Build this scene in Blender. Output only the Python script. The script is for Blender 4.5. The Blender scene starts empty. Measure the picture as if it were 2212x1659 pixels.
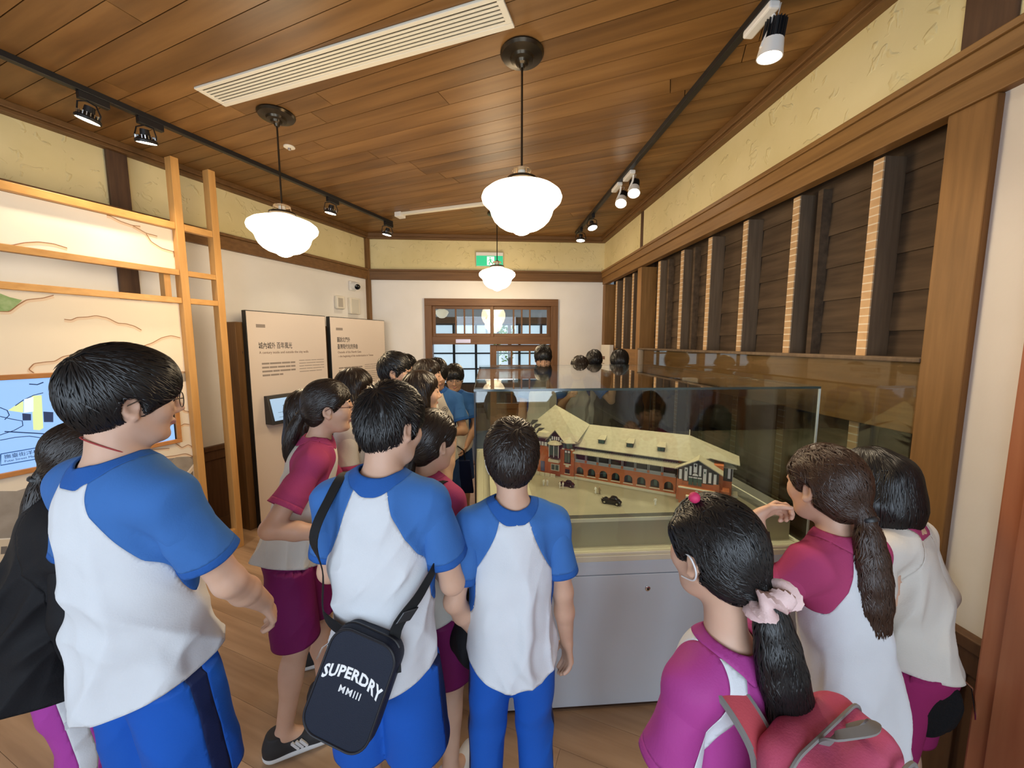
import bpy, bmesh, math, random
import numpy as np
from mathutils import Vector, Matrix
random.seed(7); RNG = np.random.default_rng(7)
sc = bpy.context.scene
COL = sc.collection

# ---------------------------------------------------------------- camera, world, exposure, daylight
cam = bpy.data.cameras.new('camera'); cam.sensor_width = 36.0; cam.lens = 831.0 / 2212.0 * 36.0
cam.clip_start = 0.02
camo = bpy.data.objects.new('camera', cam); COL.objects.link(camo)
camo.location = (0, 0, 1.72)
camo.rotation_euler = (math.radians(90 - 6.147), 0, math.radians(-3.97))
sc.camera = camo
sc.view_settings.view_transform = 'Standard'; sc.view_settings.look = 'None'
sc.view_settings.gamma = 1.0; sc.view_settings.use_curve_mapping = False
sc.view_settings.exposure = 0.08
wd = bpy.data.worlds.new('World'); sc.world = wd; wd.use_nodes = True
wd.node_tree.nodes['Background'].inputs[0].default_value = (0.72, 0.86, 1.0, 1)
wd.node_tree.nodes['Background'].inputs[1].default_value = 1.0
def area(name, loc, rot, sx, sy, power, col):
    l = bpy.data.lights.new(name, 'AREA'); l.shape = 'RECTANGLE'; l.size = sx; l.size_y = sy
    l.energy = power; l.color = col
    o = bpy.data.objects.new(name, l); COL.objects.link(o); o.location = loc; o.rotation_euler = rot
    return o
# daylight entering through the two windows in the wall behind the camera, and the window of the far room
area('daylight_window_a', (-2.55, -1.68, 1.75), (math.radians(-90), 0, math.radians(180)), 2.0, 1.7, 64, (0.70, 0.84, 1.0))
area('daylight_window_b', (0.05, -1.68, 1.75), (math.radians(-90), 0, math.radians(180)), 2.0, 1.7, 64, (0.70, 0.84, 1.0))
area('daylight_far_room', (0.3, 8.62, 1.7), (math.radians(-90), 0, 0), 4.0, 1.6, 70, (0.80, 0.9, 1.0))

# ---------------------------------------------------------------- materials
def mat(name, col=(.5, .5, .5), rough=.6, metal=0.0, spec=.5, emit=None, estr=0.0, coat=0.0, sss=0.0):
    m = bpy.data.materials.new(name); m.use_nodes = True
    b = m.node_tree.nodes['Principled BSDF']
    b.inputs['Base Color'].default_value = (*col, 1); b.inputs['Roughness'].default_value = rough
    b.inputs['Metallic'].default_value = metal; b.inputs['Specular IOR Level'].default_value = spec
    if coat: b.inputs['Coat Weight'].default_value = coat
    if sss:
        b.inputs['Subsurface Weight'].default_value = sss
        b.inputs['Subsurface Radius'].default_value = (0.012, 0.005, 0.003); b.inputs['Subsurface Scale'].default_value = 1.0
    if emit:
        b.inputs['Emission Color'].default_value = (*emit, 1); b.inputs['Emission Strength'].default_value = estr
    return m
def nd(m, t, **kw):
    n = m.node_tree.nodes.new(t)
    for k, v in kw.items(): setattr(n, k, v)
    return n
def lk(m, a, b): m.node_tree.links.new(a, b)
def noise_mat(name, c1, c2, scale=8.0, stretch=(1, 1, 1), rough=.6, detail=4, bump=0.0, bscale=None, spec=.4, rnd=True, contrast=(.3, .7), coat=0.0, c3=None, rot=0.0, sss=0.0, vr=(.86, 1.12)):
    """colour varies between c1 and c2 by (stretched) noise in object space, offset per object"""
    m = mat(name, c1, rough, spec=spec, coat=coat, sss=sss); b = m.node_tree.nodes['Principled BSDF']
    tc = nd(m, 'ShaderNodeTexCoord'); mp = nd(m, 'ShaderNodeMapping'); mp.inputs['Scale'].default_value = stretch
    mp.inputs['Rotation'].default_value = (0, 0, rot)
    src = tc.outputs['Object']
    if rnd:
        oi = nd(m, 'ShaderNodeObjectInfo'); ad = nd(m, 'ShaderNodeVectorMath', operation='MULTIPLY_ADD')
        ad.inputs[1].default_value = (1, 1, 1); mu = nd(m, 'ShaderNodeMath', operation='MULTIPLY'); mu.inputs[1].default_value = 37.0
        lk(m, oi.outputs['Random'], mu.inputs[0]); lk(m, src, ad.inputs[0]); lk(m, mu.outputs[0], ad.inputs[2]); src = ad.outputs[0]
    lk(m, src, mp.inputs['Vector'])
    n = nd(m, 'ShaderNodeTexNoise'); n.inputs['Scale'].default_value = scale; n.inputs['Detail'].default_value = detail
    lk(m, mp.outputs[0], n.inputs['Vector'])
    cr = nd(m, 'ShaderNodeValToRGB'); e = cr.color_ramp.elements
    e[0].position, e[1].position = contrast; e[0].color = (*c1, 1); e[1].color = (*c2, 1)
    if c3:
        k = e.new((contrast[0] + contrast[1]) / 2); k.color = (*c3, 1)
    lk(m, n.outputs['Fac'], cr.inputs[0]); out = cr.outputs[0]
    if rnd:
        hs = nd(m, 'ShaderNodeHueSaturation'); mr = nd(m, 'ShaderNodeMapRange'); mr.inputs[3].default_value, mr.inputs[4].default_value = vr
        lk(m, oi.outputs['Random'], mr.inputs[0]); lk(m, mr.outputs[0], hs.inputs['Value']); lk(m, out, hs.inputs['Color']); out = hs.outputs[0]
    lk(m, out, b.inputs['Base Color'])
    if bump:
        bn = nd(m, 'ShaderNodeBump'); bn.inputs['Strength'].default_value = bump; bn.inputs['Distance'].default_value = .01
        if bscale:
            n2 = nd(m, 'ShaderNodeTexNoise'); n2.inputs['Scale'].default_value = bscale; n2.inputs['Detail'].default_value = 5
            lk(m, mp.outputs[0], n2.inputs['Vector']); lk(m, n2.outputs['Fac'], bn.inputs['Height'])
        else: lk(m, n.outputs['Fac'], bn.inputs['Height'])
        lk(m, bn.outputs[0], b.inputs['Normal'])
    return m
def glass_mat(name, tint=(.93, .96, .94), gain=1.0, f0=.04):
    m = bpy.data.materials.new(name); m.use_nodes = True; nt = m.node_tree
    nt.nodes.remove(nt.nodes['Principled BSDF']); out = nt.nodes['Material Output']
    tr = nd(m, 'ShaderNodeBsdfTransparent'); tr.inputs[0].default_value = (*tint, 1)
    gl = nd(m, 'ShaderNodeBsdfGlossy'); gl.inputs['Roughness'].default_value = 0.0; gl.inputs[0].default_value = (1, 1, 1, 1)
    lw = nd(m, 'ShaderNodeLayerWeight'); lw.inputs[0].default_value = .5
    pw = nd(m, 'ShaderNodeMath', operation='POWER'); pw.inputs[1].default_value = 5.0
    ma = nd(m, 'ShaderNodeMath', operation='MULTIPLY_ADD'); ma.inputs[1].default_value = gain * (1 - f0); ma.inputs[2].default_value = gain * f0
    lk(m, lw.outputs['Facing'], pw.inputs[0]); lk(m, pw.outputs[0], ma.inputs[0])
    mx = nd(m, 'ShaderNodeMixShader'); lk(m, ma.outputs[0], mx.inputs[0]); lk(m, tr.outputs[0], mx.inputs[1]); lk(m, gl.outputs[0], mx.inputs[2])
    lk(m, mx.outputs[0], out.inputs[0]); return m
def wood(name, c1, c2, axis, rough=.5, scale=3.0, bump=.05, c3=None, spec=.35, rot=0.0, k=14.0, contrast=(.25, .75), vr=(.86, 1.12)):
    st = [k, k, k]; st[axis] = 1.0
    return noise_mat(name, c1, c2, scale=scale, stretch=tuple(st), rough=rough, detail=6, bump=bump, c3=c3, spec=spec, rot=rot, contrast=contrast, vr=vr)
M = {}
M['ceil'] = wood('ceiling board wood', (.115, .052, .014), (.285, .145, .046), 0, .40, 2.2, .05, c3=(.195, .093, .026), k=5, contrast=(.25, .75), vr=(.88, 1.1))
M['floor'] = wood('floor plank wood', (.25, .148, .082), (.46, .30, .18), 0, .36, 1.5, .02, c3=(.36, .225, .13), k=11, contrast=(.25, .75))
M['groove'] = mat('dark board groove', (.05, .022, .01), .9)
M['fgroove'] = mat('floor joint', (.10, .062, .038), .9)
M['trimx'] = wood('brown trim wood along x', (.125, .060, .019), (.20, .10, .034), 0, .5, 3, .06)
M['trimy'] = wood('brown trim wood along y', (.125, .060, .019), (.205, .102, .035), 1, .5, 3, .06)
M['trimz'] = wood('brown trim wood along z', (.125, .060, .019), (.205, .102, .035), 2, .5, 3, .06)
M['oldy'] = wood('golden brown rail wood', (.20, .098, .028), (.30, .155, .048), 1, .5, 3, .06)
M['oldz'] = wood('golden brown post wood', (.20, .098, .028), (.30, .152, .048), 2, .5, 3, .06)
M['darkz'] = wood('dark stained post wood', (.062, .032, .018), (.115, .06, .03), 2, .7, 3, .15)
M['dado'] = wood('dark brown wainscot wood', (.085, .042, .02), (.14, .07, .033), 2, .5, 3, .05)
M['jamb'] = wood('reddish brown door wood', (.30, .095, .04), (.40, .15, .065), 2, .4, 2, .05)
M['doorx'] = wood('door frame wood along x', (.12, .055, .02), (.20, .095, .036), 0, .5, 3, .06)
M['doorz'] = wood('door frame wood along z', (.12, .055, .02), (.20, .095, .036), 2, .5, 3, .06)
M['siding'] = wood('dark old siding board', (.060, .038, .022), (.13, .085, .050), 1, .85, 3, .25, k=10)
M['studside'] = wood('grey brown stud', (.10, .066, .04), (.17, .115, .07), 2, .85, 3, .2)
M['pine'] = wood('pale pine frame', (.50, .25, .072), (.63, .345, .115), 2, .45, 2.5, .03)
M['pineh'] = wood('pale pine rail', (.60, .32, .11), (.74, .44, .17), 0, .45, 2.5, .03)
M['white'] = noise_mat('white plaster', (.80, .77, .72), (.84, .81, .77), 3, rough=.8, bump=.04, bscale=60, rnd=False)
def stucco():
    m = noise_mat('cream trowelled stucco', (.66, .555, .28), (.76, .65, .365), 2.5, rough=.85, rnd=False)
    b = m.node_tree.nodes['Principled BSDF']
    tc = nd(m, 'ShaderNodeTexCoord'); vo = nd(m, 'ShaderNodeTexNoise'); vo.inputs['Scale'].default_value = 13; vo.inputs['Detail'].default_value = 2; vo.inputs['Distortion'].default_value = .7
    lk(m, tc.outputs['Object'], vo.inputs['Vector'])
    cr = nd(m, 'ShaderNodeValToRGB'); cr.color_ramp.elements[0].position = .60; cr.color_ramp.elements[1].position = .68
    lk(m, vo.outputs['Fac'], cr.inputs[0]); bn = nd(m, 'ShaderNodeBump'); bn.inputs['Strength'].default_value = .45; bn.inputs['Distance'].default_value = .012
    lk(m, cr.outputs[0], bn.inputs['Height']); lk(m, bn.outputs[0], b.inputs['Normal']); return m
M['stucco'] = stucco()
M['stud'] = None
def studmat():
    """pale sawn stud face with the brick-like ghost marks and nail holes left by laths"""
    m = noise_mat('pale stud face with lath marks', (.50, .30, .14), (.62, .40, .21), 14, rough=.85, bump=.1)
    b = m.node_tree.nodes['Principled BSDF']; old = b.inputs['Base Color'].links[0].from_socket
    tc = nd(m, 'ShaderNodeTexCoord'); sx = nd(m, 'ShaderNodeSeparateXYZ'); lk(m, tc.outputs['Object'], sx.inputs[0])
    a = nd(m, 'ShaderNodeMath', operation='MULTIPLY'); a.inputs[1].default_value = 1 / .036; lk(m, sx.outputs['Z'], a.inputs[0])
    fr = nd(m, 'ShaderNodeMath', operation='FRACT'); lk(m, a.outputs[0], fr.inputs[0])
    lt = nd(m, 'ShaderNodeMath', operation='LESS_THAN'); lt.inputs[1].default_value = .16; lk(m, fr.outputs[0], lt.inputs[0])
    mx = nd(m, 'ShaderNodeMix', data_type='RGBA'); mx.inputs['B'].default_value = (.74, .62, .44, 1)
    lk(m, lt.outputs[0], mx.inputs['Factor']); lk(m, old, mx.inputs['A'])
    # nail holes
    s1 = nd(m, 'ShaderNodeMath', operation='SUBTRACT'); s1.inputs[1].default_value = .58; lk(m, fr.outputs[0], s1.inputs[0])
    s2 = nd(m, 'ShaderNodeMath', operation='MULTIPLY'); s2.inputs[1].default_value = .036; lk(m, s1.outputs[0], s2.inputs[0])
    cb = nd(m, 'ShaderNodeCombineXYZ'); lk(m, s2.outputs[0], cb.inputs[2]); lk(m, sx.outputs['Y'], cb.inputs[1])
    ln = nd(m, 'ShaderNodeVectorMath', operation='LENGTH'); lk(m, cb.outputs[0], ln.inputs[0])
    l2 = nd(m, 'ShaderNodeMath', operation='LESS_THAN'); l2.inputs[1].default_value = .0042; lk(m, ln.outputs['Value'], l2.inputs[0])
    m2 = nd(m, 'ShaderNodeMix', data_type='RGBA'); m2.inputs['B'].default_value = (.06, .035, .02, 1)
    lk(m, l2.outputs[0], m2.inputs['Factor']); lk(m, mx.outputs['Result'], m2.inputs['A']); lk(m, m2.outputs['Result'], b.inputs['Base Color'])
    return m
M['stud'] = studmat()
M['glass'] = glass_mat('case glass'); M['pane'] = glass_mat('window glass', (.96, .98, .98), gain=.8)
M['wallglass'] = glass_mat('glass sheet over old wall', (.9, .92, .9), gain=1.2)
M['glassedge'] = mat('green glass edge', (.03, .05, .045), .15, spec=.8)
M['black'] = mat('black metal', (.012, .012, .013), .4); M['blackplastic'] = mat('black plastic', (.014, .014, .016), .35)
M['bronze'] = mat('dark bronze metal', (.055, .042, .028), .28, metal=.85)
M['brass'] = mat('pale brass', (.75, .55, .33), .25, metal=.8)
M['chrome'] = mat('polished chrome', (.75, .75, .75), .12, metal=1)
M['lampwhite'] = mat('white lamp housing', (.78, .76, .72), .45); M['ivory'] = mat('ivory plastic', (.74, .69, .58), .5)
M['vent'] = mat('cream painted metal', (.78, .73, .60), .45); M['ventdark'] = mat('dark vent slot', (.20, .18, .14), .8)
M['opal'] = mat('lit opal glass shade', (.9, .88, .82), .3, emit=(1, .83, .60), estr=7.0)
M['bulb'] = mat('lit lamp face', (.9, .9, .85), .3, emit=(1, .87, .66), estr=28)
M['plinth'] = noise_mat('pale grey painted plinth', (.64, .72, .80), (.66, .74, .82), 5, rough=.5, rnd=False)
M['ledge'] = mat('cream ledge', (.78, .73, .56), .5)
M['boardface'] = noise_mat('pale pinkish printed board', (.72, .62, .53), (.74, .64, .55), 2, rough=.6, rnd=False)
M['boardedge'] = mat('black board edge', (.012, .014, .014), .5); M['ink'] = mat('dark print ink', (.03, .026, .024), .8)
M['ink2'] = mat('brown print ink', (.16, .09, .06), .8); M['inkline'] = mat('thin grey print', (.30, .25, .21), .8)
M['hairdark'] = None

# ---------------------------------------------------------------- mesh helpers
class MB:
    def __init__(s): s.v = []; s.f = []
    def add(s, vs, fs):
        o = len(s.v); s.v += [tuple(map(float, p)) for p in vs]; s.f += [tuple(i + o for i in f) for f in fs]; return s
    def box(s, x0, x1, y0, y1, z0, z1):
        x0, x1 = min(x0, x1), max(x0, x1); y0, y1 = min(y0, y1), max(y0, y1); z0, z1 = min(z0, z1), max(z0, z1)
        return s.add([(x0, y0, z0), (x1, y0, z0), (x1, y1, z0), (x0, y1, z0), (x0, y0, z1), (x1, y0, z1), (x1, y1, z1), (x0, y1, z1)],
                     [(0, 3, 2, 1), (4, 5, 6, 7), (0, 1, 5, 4), (1, 2, 6, 5), (2, 3, 7, 6), (3, 0, 4, 7)])
    def obox(s, c, ax, ay, az):
        c, ax, ay, az = map(np.array, (c, ax, ay, az)); P = []
        for k in (-1, 1):
            for i, j in ((-1, -1), (1, -1), (1, 1), (-1, 1)): P.append(c + i * ax + j * ay + k * az)
        fs = [(0, 3, 2, 1), (4, 5, 6, 7), (0, 1, 5, 4), (1, 2, 6, 5), (2, 3, 7, 6), (3, 0, 4, 7)]
        if np.dot(np.cross(ax, ay), az) < 0: fs = [f[::-1] for f in fs]
        return s.add(P, fs)
    def prism(s, poly, d):
        """poly: list of 3D points, extruded by vector d"""
        n = len(poly); d = np.array(d, float); A = [np.array(p, float) for p in poly]; B = [p + d for p in A]
        s.add(A + B, [tuple(range(n))[::-1], tuple(range(n, 2 * n))] + [(i, (i + 1) % n, n + (i + 1) % n, n + i) for i in range(n)]); return s
    def lathe(s, prof, c=(0, 0, 0), n=24, axis=(0, 0, 1)):
        ax = np.array(axis, float); ax /= np.linalg.norm(ax)
        t = np.array((1, 0, 0)) if abs(ax[0]) < .9 else np.array((0, 1, 0)); a = np.cross(ax, t); a /= np.linalg.norm(a); b = np.cross(ax, a); c = np.array(c, float)
        vs = []; m = len(prof)
        for r, z in prof:
            for i in range(n):
                q = 2 * math.pi * i / n; vs.append(c + ax * z + (a * math.cos(q) + b * math.sin(q)) * r)
        fs = [(j * n + i, j * n + (i + 1) % n, (j + 1) * n + (i + 1) % n, (j + 1) * n + i) for j in range(m - 1) for i in range(n)]
        fs += [tuple(range(n))[::-1], tuple((m - 1) * n + i for i in range(n))]
        return s.add(vs, fs)
    def tube(s, pts, r, n=8, closed=False):
        P = [np.array(p, float) for p in pts]; m = len(P); rr = r if hasattr(r, '__len__') else [r] * m; vs = []; prev = None
        for i, p in enumerate(P):
            if closed: d = P[(i + 1) % m] - P[i - 1]
            else: d = P[min(i + 1, m - 1)] - P[max(i - 1, 0)]
            d = d / (np.linalg.norm(d) + 1e-9)
            t = prev if prev is not None else (np.array((0, 0, 1.)) if abs(d[2]) < .9 else np.array((1., 0, 0)))
            a = t - d * (t @ d); a /= np.linalg.norm(a) + 1e-9; b = np.cross(d, a); prev = a
            for k in range(n):
                q = 2 * math.pi * k / n; vs.append(p + (a * math.cos(q) + b * math.sin(q)) * rr[i])
        mm = m if closed else m - 1
        fs = [(j * n + k, j * n + (k + 1) % n, ((j + 1) % m) * n + (k + 1) % n, ((j + 1) % m) * n + k) for j in range(mm) for k in range(n)]
        if not closed: fs += [tuple(range(n))[::-1], tuple((m - 1) * n + k for k in range(n))]
        return s.add(vs, fs)
    def ribbon(s, pts, w, nrm):
        """flat strip following pts with width w lying in the plane of normal nrm"""
        P = [np.array(p, float) for p in pts]; nrm = np.array(nrm, float); vs = []
        for i, p in enumerate(P):
            d = P[min(i + 1, len(P) - 1)] - P[max(i - 1, 0)]; d /= np.linalg.norm(d) + 1e-9; t = np.cross(nrm, d)
            k = w if not hasattr(w, '__len__') else w[i]; vs += [p - t * k / 2, p + t * k / 2]
        return s.add(vs, [(2 * i, 2 * i + 2, 2 * i + 3, 2 * i + 1) for i in range(len(P) - 1)])
    def build(s, name, m, parent=None, smooth=False, bevel=0.0, loc=None, seg=2):
        me = bpy.data.meshes.new(name); V = np.array(s.v, float).reshape(-1, 3)
        if loc is not None: V = V - np.array(loc)
        me.from_pydata([tuple(p) for p in V], [], s.f)
        o = bpy.data.objects.new(name, me); COL.objects.link(o)
        if m is not None: me.materials.append(m)
        if parent is not None: o.parent = parent
        if smooth:
            me.polygons.foreach_set('use_smooth', [True] * len(me.polygons)); me.set_sharp_from_angle(angle=math.radians(38))
        if bevel:
            b = o.modifiers.new('bevel', 'BEVEL'); b.width = bevel; b.segments = seg; b.limit_method = 'ANGLE'
        return o
def thing(name, label, cat, loc=(0, 0, 0), rotz=0.0, group=None):
    o = bpy.data.objects.new(name, None); COL.objects.link(o); o.location = loc; o.rotation_euler = (0, 0, rotz)
    o.empty_display_size = .05; o['label'] = label; o['category'] = cat
    if group: o['group'] = group
    return o
def tag(o, label, cat, group=None):
    o['label'] = label; o['category'] = cat
    if group: o['group'] = group
    return o
def struct(o, label=None):
    o['kind'] = 'structure'
    if label: o['label'] = label
    return o
def sempty(name, label=None, loc=(0, 0, 0)):
    o = bpy.data.objects.new(name, None); COL.objects.link(o); o.location = loc; o.empty_display_size = .05; return struct(o, label)
def copy_tree(o, parent=None):
    c = o.copy(); COL.objects.link(c); c.parent = parent
    for ch in list(o.children):
        copy_tree(ch, c)
    return c
def text_mesh(name, body, size, m, parent, mtx, extrude=.0004, align='LEFT', space=1.0, bend=None, bold=0.0):
    cu = bpy.data.curves.new(name, 'FONT'); cu.body = body; cu.size = size; cu.extrude = extrude; cu.offset = bold; cu.align_x = align; cu.space_character = space; cu.resolution_u = 2
    t = bpy.data.objects.new(name + '_tmp', cu); COL.objects.link(t)
    dg = bpy.context.evaluated_depsgraph_get(); me = bpy.data.meshes.new_from_object(t.evaluated_get(dg)); bpy.data.objects.remove(t); bpy.data.curves.remove(cu)
    if bend:
        for v in me.vertices: v.co = bend(v.co)
    me.transform(mtx); me.materials.clear(); me.materials.append(m); me.name = name
    o = bpy.data.objects.new(name, me); COL.objects.link(o); o.parent = parent; return o
def frame_mtx(origin, ax, ay, az):
    return Matrix(((ax[0], ay[0], az[0], origin[0]), (ax[1], ay[1], az[1], origin[1]), (ax[2], ay[2], az[2], origin[2]), (0, 0, 0, 1)))
# ---------------------------------------------------------------- room geometry (metres; y runs along the right wall)
ZC = 3.14; XR = 1.653; YB = 5.365; YF = -1.6
TH = math.radians(26); KL = np.array((-1.55, YB)); EL = np.array((-math.sin(TH), -math.cos(TH))); NL = np.array((math.cos(TH), -math.sin(TH)))
def Lp(s, off, z): q = KL + EL * s + NL * off; return np.array((q[0], q[1], z))
def lbox(mb, s0, s1, o0, o1, z0, z1):
    c = Lp((s0 + s1) / 2, (o0 + o1) / 2, (z0 + z1) / 2); e3 = np.array((*EL, 0)); n3 = np.array((*NL, 0))
    return mb.obox(c, e3 * (s1 - s0) / 2, n3 * (o1 - o0) / 2, np.array((0, 0, (z1 - z0) / 2)))
SF = (YB - YF) / math.cos(TH)                # left wall length
XLF = KL[0] + EL[0] * SF
ROOM = [(XR, YF), (XR, YB), (KL[0], YB), (XLF, YF)]
def clip_row(p, d, poly):
    """parameter range of the line p + t d inside a convex polygon"""
    lo, hi = -1e9, 1e9
    for i in range(len(poly)):
        a = np.array(poly[i]); b = np.array(poly[(i + 1) % len(poly)]); e = b - a; n = np.array((-e[1], e[0]))
        den = n @ d; num = n @ (a - p)
        if abs(den) < 1e-9:
            if num > 0: return None
            continue
        t = num / den
        if den > 0: lo = max(lo, t)
        else: hi = min(hi, t)
    return (lo, hi) if hi > lo else None
# floor and ceiling slabs with real planks
def slab(name, z0, z1, m):
    mb = MB(); mb.prism([(x, y, z0) for x, y in ROOM], (0, 0, z1 - z0)); return struct(mb.build(name, m))
floor = slab('floor', -.05, -.003, M['fgroove']); ceiling = slab('ceiling', ZC + .012, ZC + .06, M['groove'])
PD = np.array((math.cos(TH), -math.sin(TH))); PN = np.array((math.sin(TH), math.cos(TH)))
unit = {}
def plank(par, name, c, length, width, zc, th, m, ang):
    key = (name, round(width, 3)); 
    if key not in unit:
        mb = MB().box(-.5, .5, -width / 2, width / 2, -th / 2, th / 2); o = mb.build(name, m); unit[key] = o.data; bpy.data.objects.remove(o)
    o = bpy.data.objects.new(name, unit[key]); COL.objects.link(o); o.location = (c[0], c[1], zc); o.rotation_euler = (0, 0, ang); o.scale = (length, 1, 1); o.parent = par
    return o
def lay(par, name, width, gap, piece, zc, th, m, seed):
    rr = random.Random(seed); n = 0
    smin = min(PN @ np.array(p) for p in ROOM); smax = max(PN @ np.array(p) for p in ROOM); s = smin + width / 2
    while s < smax:
        r = clip_row(PN * s, PD, ROOM)
        if r and r[1] - r[0] > .12:
            a, b = r; cut = [a]; x = a + rr.uniform(.4, piece)
            while x < b - .4: cut.append(x); x += piece * rr.uniform(.8, 1.15)
            cut.append(b)
            for i in range(len(cut) - 1):
                L = cut[i + 1] - cut[i] - gap
                plank(par, name, PN * s + PD * (cut[i] + cut[i + 1]) / 2, L, width - gap, zc, th, m, -TH); n += 1
        s += width
    return n
lay(ceiling, 'ceiling_plank', .128, .004, 2.6, ZC + .006, .013, M['ceil'], 3)
lay(floor, 'floor_plank', .18, .0012, 1.22, -.0015, .003, M['floor'], 5)
# ---- left wall
mb = MB(); lbox(mb, 0, SF, -.12, 0, 0, 2.62); wl = struct(mb.build('wall_left', M['white']))
mb = MB(); lbox(mb, 0, SF, -.12, -.002, 2.62, ZC + .05); mb.build('upper_plaster', M['stucco'], wl)
def trim(n, m, *boxes, left=False, bevel=.004):
    mb = MB()
    for b in boxes: (lbox(mb, *b) if left else mb.box(*b))
    return struct(mb.build('trim_%d' % n, m, bevel=bevel))
def wood_l(nm, c1, c2): return wood(nm, c1, c2, 1, .5, 3, .06, rot=TH)
M['trimL'] = wood_l('brown trim wood along left wall', (.115, .055, .018), (.19, .095, .033))
trim(1, M['trimL'], (.05, SF, 0, .045, 2.55, 2.66), (.05, SF, 0, .06, 2.66, 2.685), left=True)
trim(2, M['trimL'], (.05, SF, 0, .06, 3.075, 3.10), (.05, SF, 0, .075, 3.10, ZC), left=True)
trim(3, M['darkz'], (2.445, 2.56, 0, .03, .8, 2.55), (2.445, 2.56, 0, .03, 2.685, 3.075), left=True)
trim(4, M['trimz'], (0, .05, 0, .05, 0, 3.075), left=True)
# wainscot of the left wall: panels between stiles
wns = struct(MB().build('baseboard_left', None)); bpy.data.objects.remove(wns)
mb = MB(); lbox(mb, .05, SF, 0, .012, .0, .78); dl = struct(mb.build('baseboard_left', M['dado']))
mb = MB(); lbox(mb, .05, SF, 0, .045, .765, .805); mb.build('cap_rail', M['dado'], dl, bevel=.004)
mb = MB(); lbox(mb, .05, SF, .012, .03, 0, .13); mb.build('bottom_rail', M['dado'], dl, bevel=.003)
mb = MB(); lbox(mb, .05, SF, .012, .028, .68, .765); mb.build('top_rail', M['dado'], dl, bevel=.003)
s = .05
while s < SF - .1:
    mb = MB(); lbox(mb, s, s + .085, .012, .028, .13, .68); mb.build('stile', M['dado'], dl, bevel=.003); s += .52
# ---- back wall with door opening
DX0, DX1, DZ = -.814, 1.008, 2.312
mb = MB(); mb.box(-1.60, DX0 + .02, YB, YB + .12, 0, 2.62); mb.box(DX1 - .02, XR + .1, YB, YB + .12, 0, 2.62); mb.box(DX0 + .02, DX1 - .02, YB, YB + .12, DZ - .02, 2.62)
wb = struct(mb.build('wall_back', M['white'])); MB().box(-1.60, XR + .1, YB + .001, YB + .12, 2.62, ZC + .05).build('upper_plaster', M['stucco'], wb)
trim(5, M['trimx'], (-1.55, XR, YB - .045, YB, 2.55, 2.66), (-1.55, XR, YB - .06, YB, 2.66, 2.685))
trim(6, M['trimx'], (-1.55, XR, YB - .06, YB, 3.075, 3.10), (-1.55, XR, YB - .075, YB, 3.10, ZC))
MBb = MB(); MBb.box(-1.5, DX0, YB - .012, YB, 0, .78); MBb.box(DX1, XR, YB - .012, YB, 0, .78); db = struct(MBb.build('baseboard_back', M['dado']))
for x0, x1 in ((-1.5, DX0), (DX1, XR - .1)):
    MB().box(x0, x1, YB - .04, YB, .765, .805).build('cap_rail', M['dado'], db, bevel=.004)
# ---- right wall: plaster by the camera, then the opened-up wall with studs and siding
mb = MB(); mb.box(XR, XR + .2, YF, 1.22, 0, 2.55); wr = struct(mb.build('wall_right', M['white']))
MB().box(XR, XR + .2, YF, YB + .1, 2.62, ZC + .05).build('upper_plaster', M['stucco'], wr)
MB().box(XR + .175, XR + .2, 1.22, YB + .1, 0, 2.62).build('backing', M['groove'], wr)
MB().box(XR + .02, XR + .2, 1.22, YB, 0, .74).build('lower_wall', M['dado'], wr)
trim(7, M['oldy'], (XR - .035, XR + .03, YF, YB - .05, 2.51, 2.60), (XR - .05, XR + .03, YF, YB - .05, 2.60, 2.665), (XR - .06, XR + .03, YF, YB - .05, 2.665, 2.69))
trim(8, M['trimy'], (XR - .06, XR, YF, YB - .06, 3.075, 3.10), (XR - .075, XR, YF, YB - .06, 3.10, ZC))
trim(9, M['oldz'], (XR - .025, XR + .17, 1.20, 1.335, 0, 2.51))
trim(10, M['oldz'], (XR - .012, XR + .17, 4.03, 4.135, 0, 2.51))
trim(11, M['oldz'], (XR - .012, XR + .17, 5.26, YB - .002, 0, 2.51))
trim(12, M['darkz'], (XR - .008, XR + .05, 1.19, 1.335, 2.69, 3.075), (XR - .008, XR + .05, 4.05, 4.11, 2.69, 3.075))
xs = XR + .147
k = 0; z = .77 - .167
while z < 2.55:
    for (y0, y1) in ((1.335, 2.95), (2.955, 4.03), (4.135, 5.26)):
        mb = MB(); mb.prism([(xs, y0, z), (xs + .026, y0, z), (xs + .026, y0, z + .178), (xs + .012, y0, z + .178)], (0, y1 - y0, 0)); mb.build('siding_board', M['siding'], wr)
    z += .167; k += 1
for i, y in enumerate((1.658, 2.097, 2.51, 2.909, 3.319, 3.761, 4.428, 4.72, 4.99)):
    w = .044; st = MB().box(XR + .05, xs + .004, y - w, y, .74, 2.51).build('stud', M['studside'], wr, bevel=.002)
    MB().box(XR + .044, XR + .0505, y - w, y, .745, 2.505).build('lath_marked_face', M['stud'], st, loc=None)
for y in (2.0, 3.22, 3.68):
    MB().box(XR + .10, xs + .004, y - .03, y, .74, 2.51).build('thin_stud', M['siding'], wr)
# mid sill beam of the opened wall
trim(13, M['oldy'], (XR + .003, XR + .03, 1.335, 4.03, 1.365, 1.645)); 
trim(14, M['studside'], (XR - .03, XR + .08, 1.335, 4.03, 1.645, 1.662))
trim(15, M['oldy'], (XR + .003, XR + .05, 4.135, 5.26, 1.365, 1.645))
# glass sheet over the lower part of the opened wall
gw = MB().box(XR - .026, XR - .020, 1.34, 4.02, .76, 1.66).build('glass_sheet', M['wallglass'])
tag(gw, 'clear glass sheet protecting the lower part of the opened dark wall', 'glass')
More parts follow.
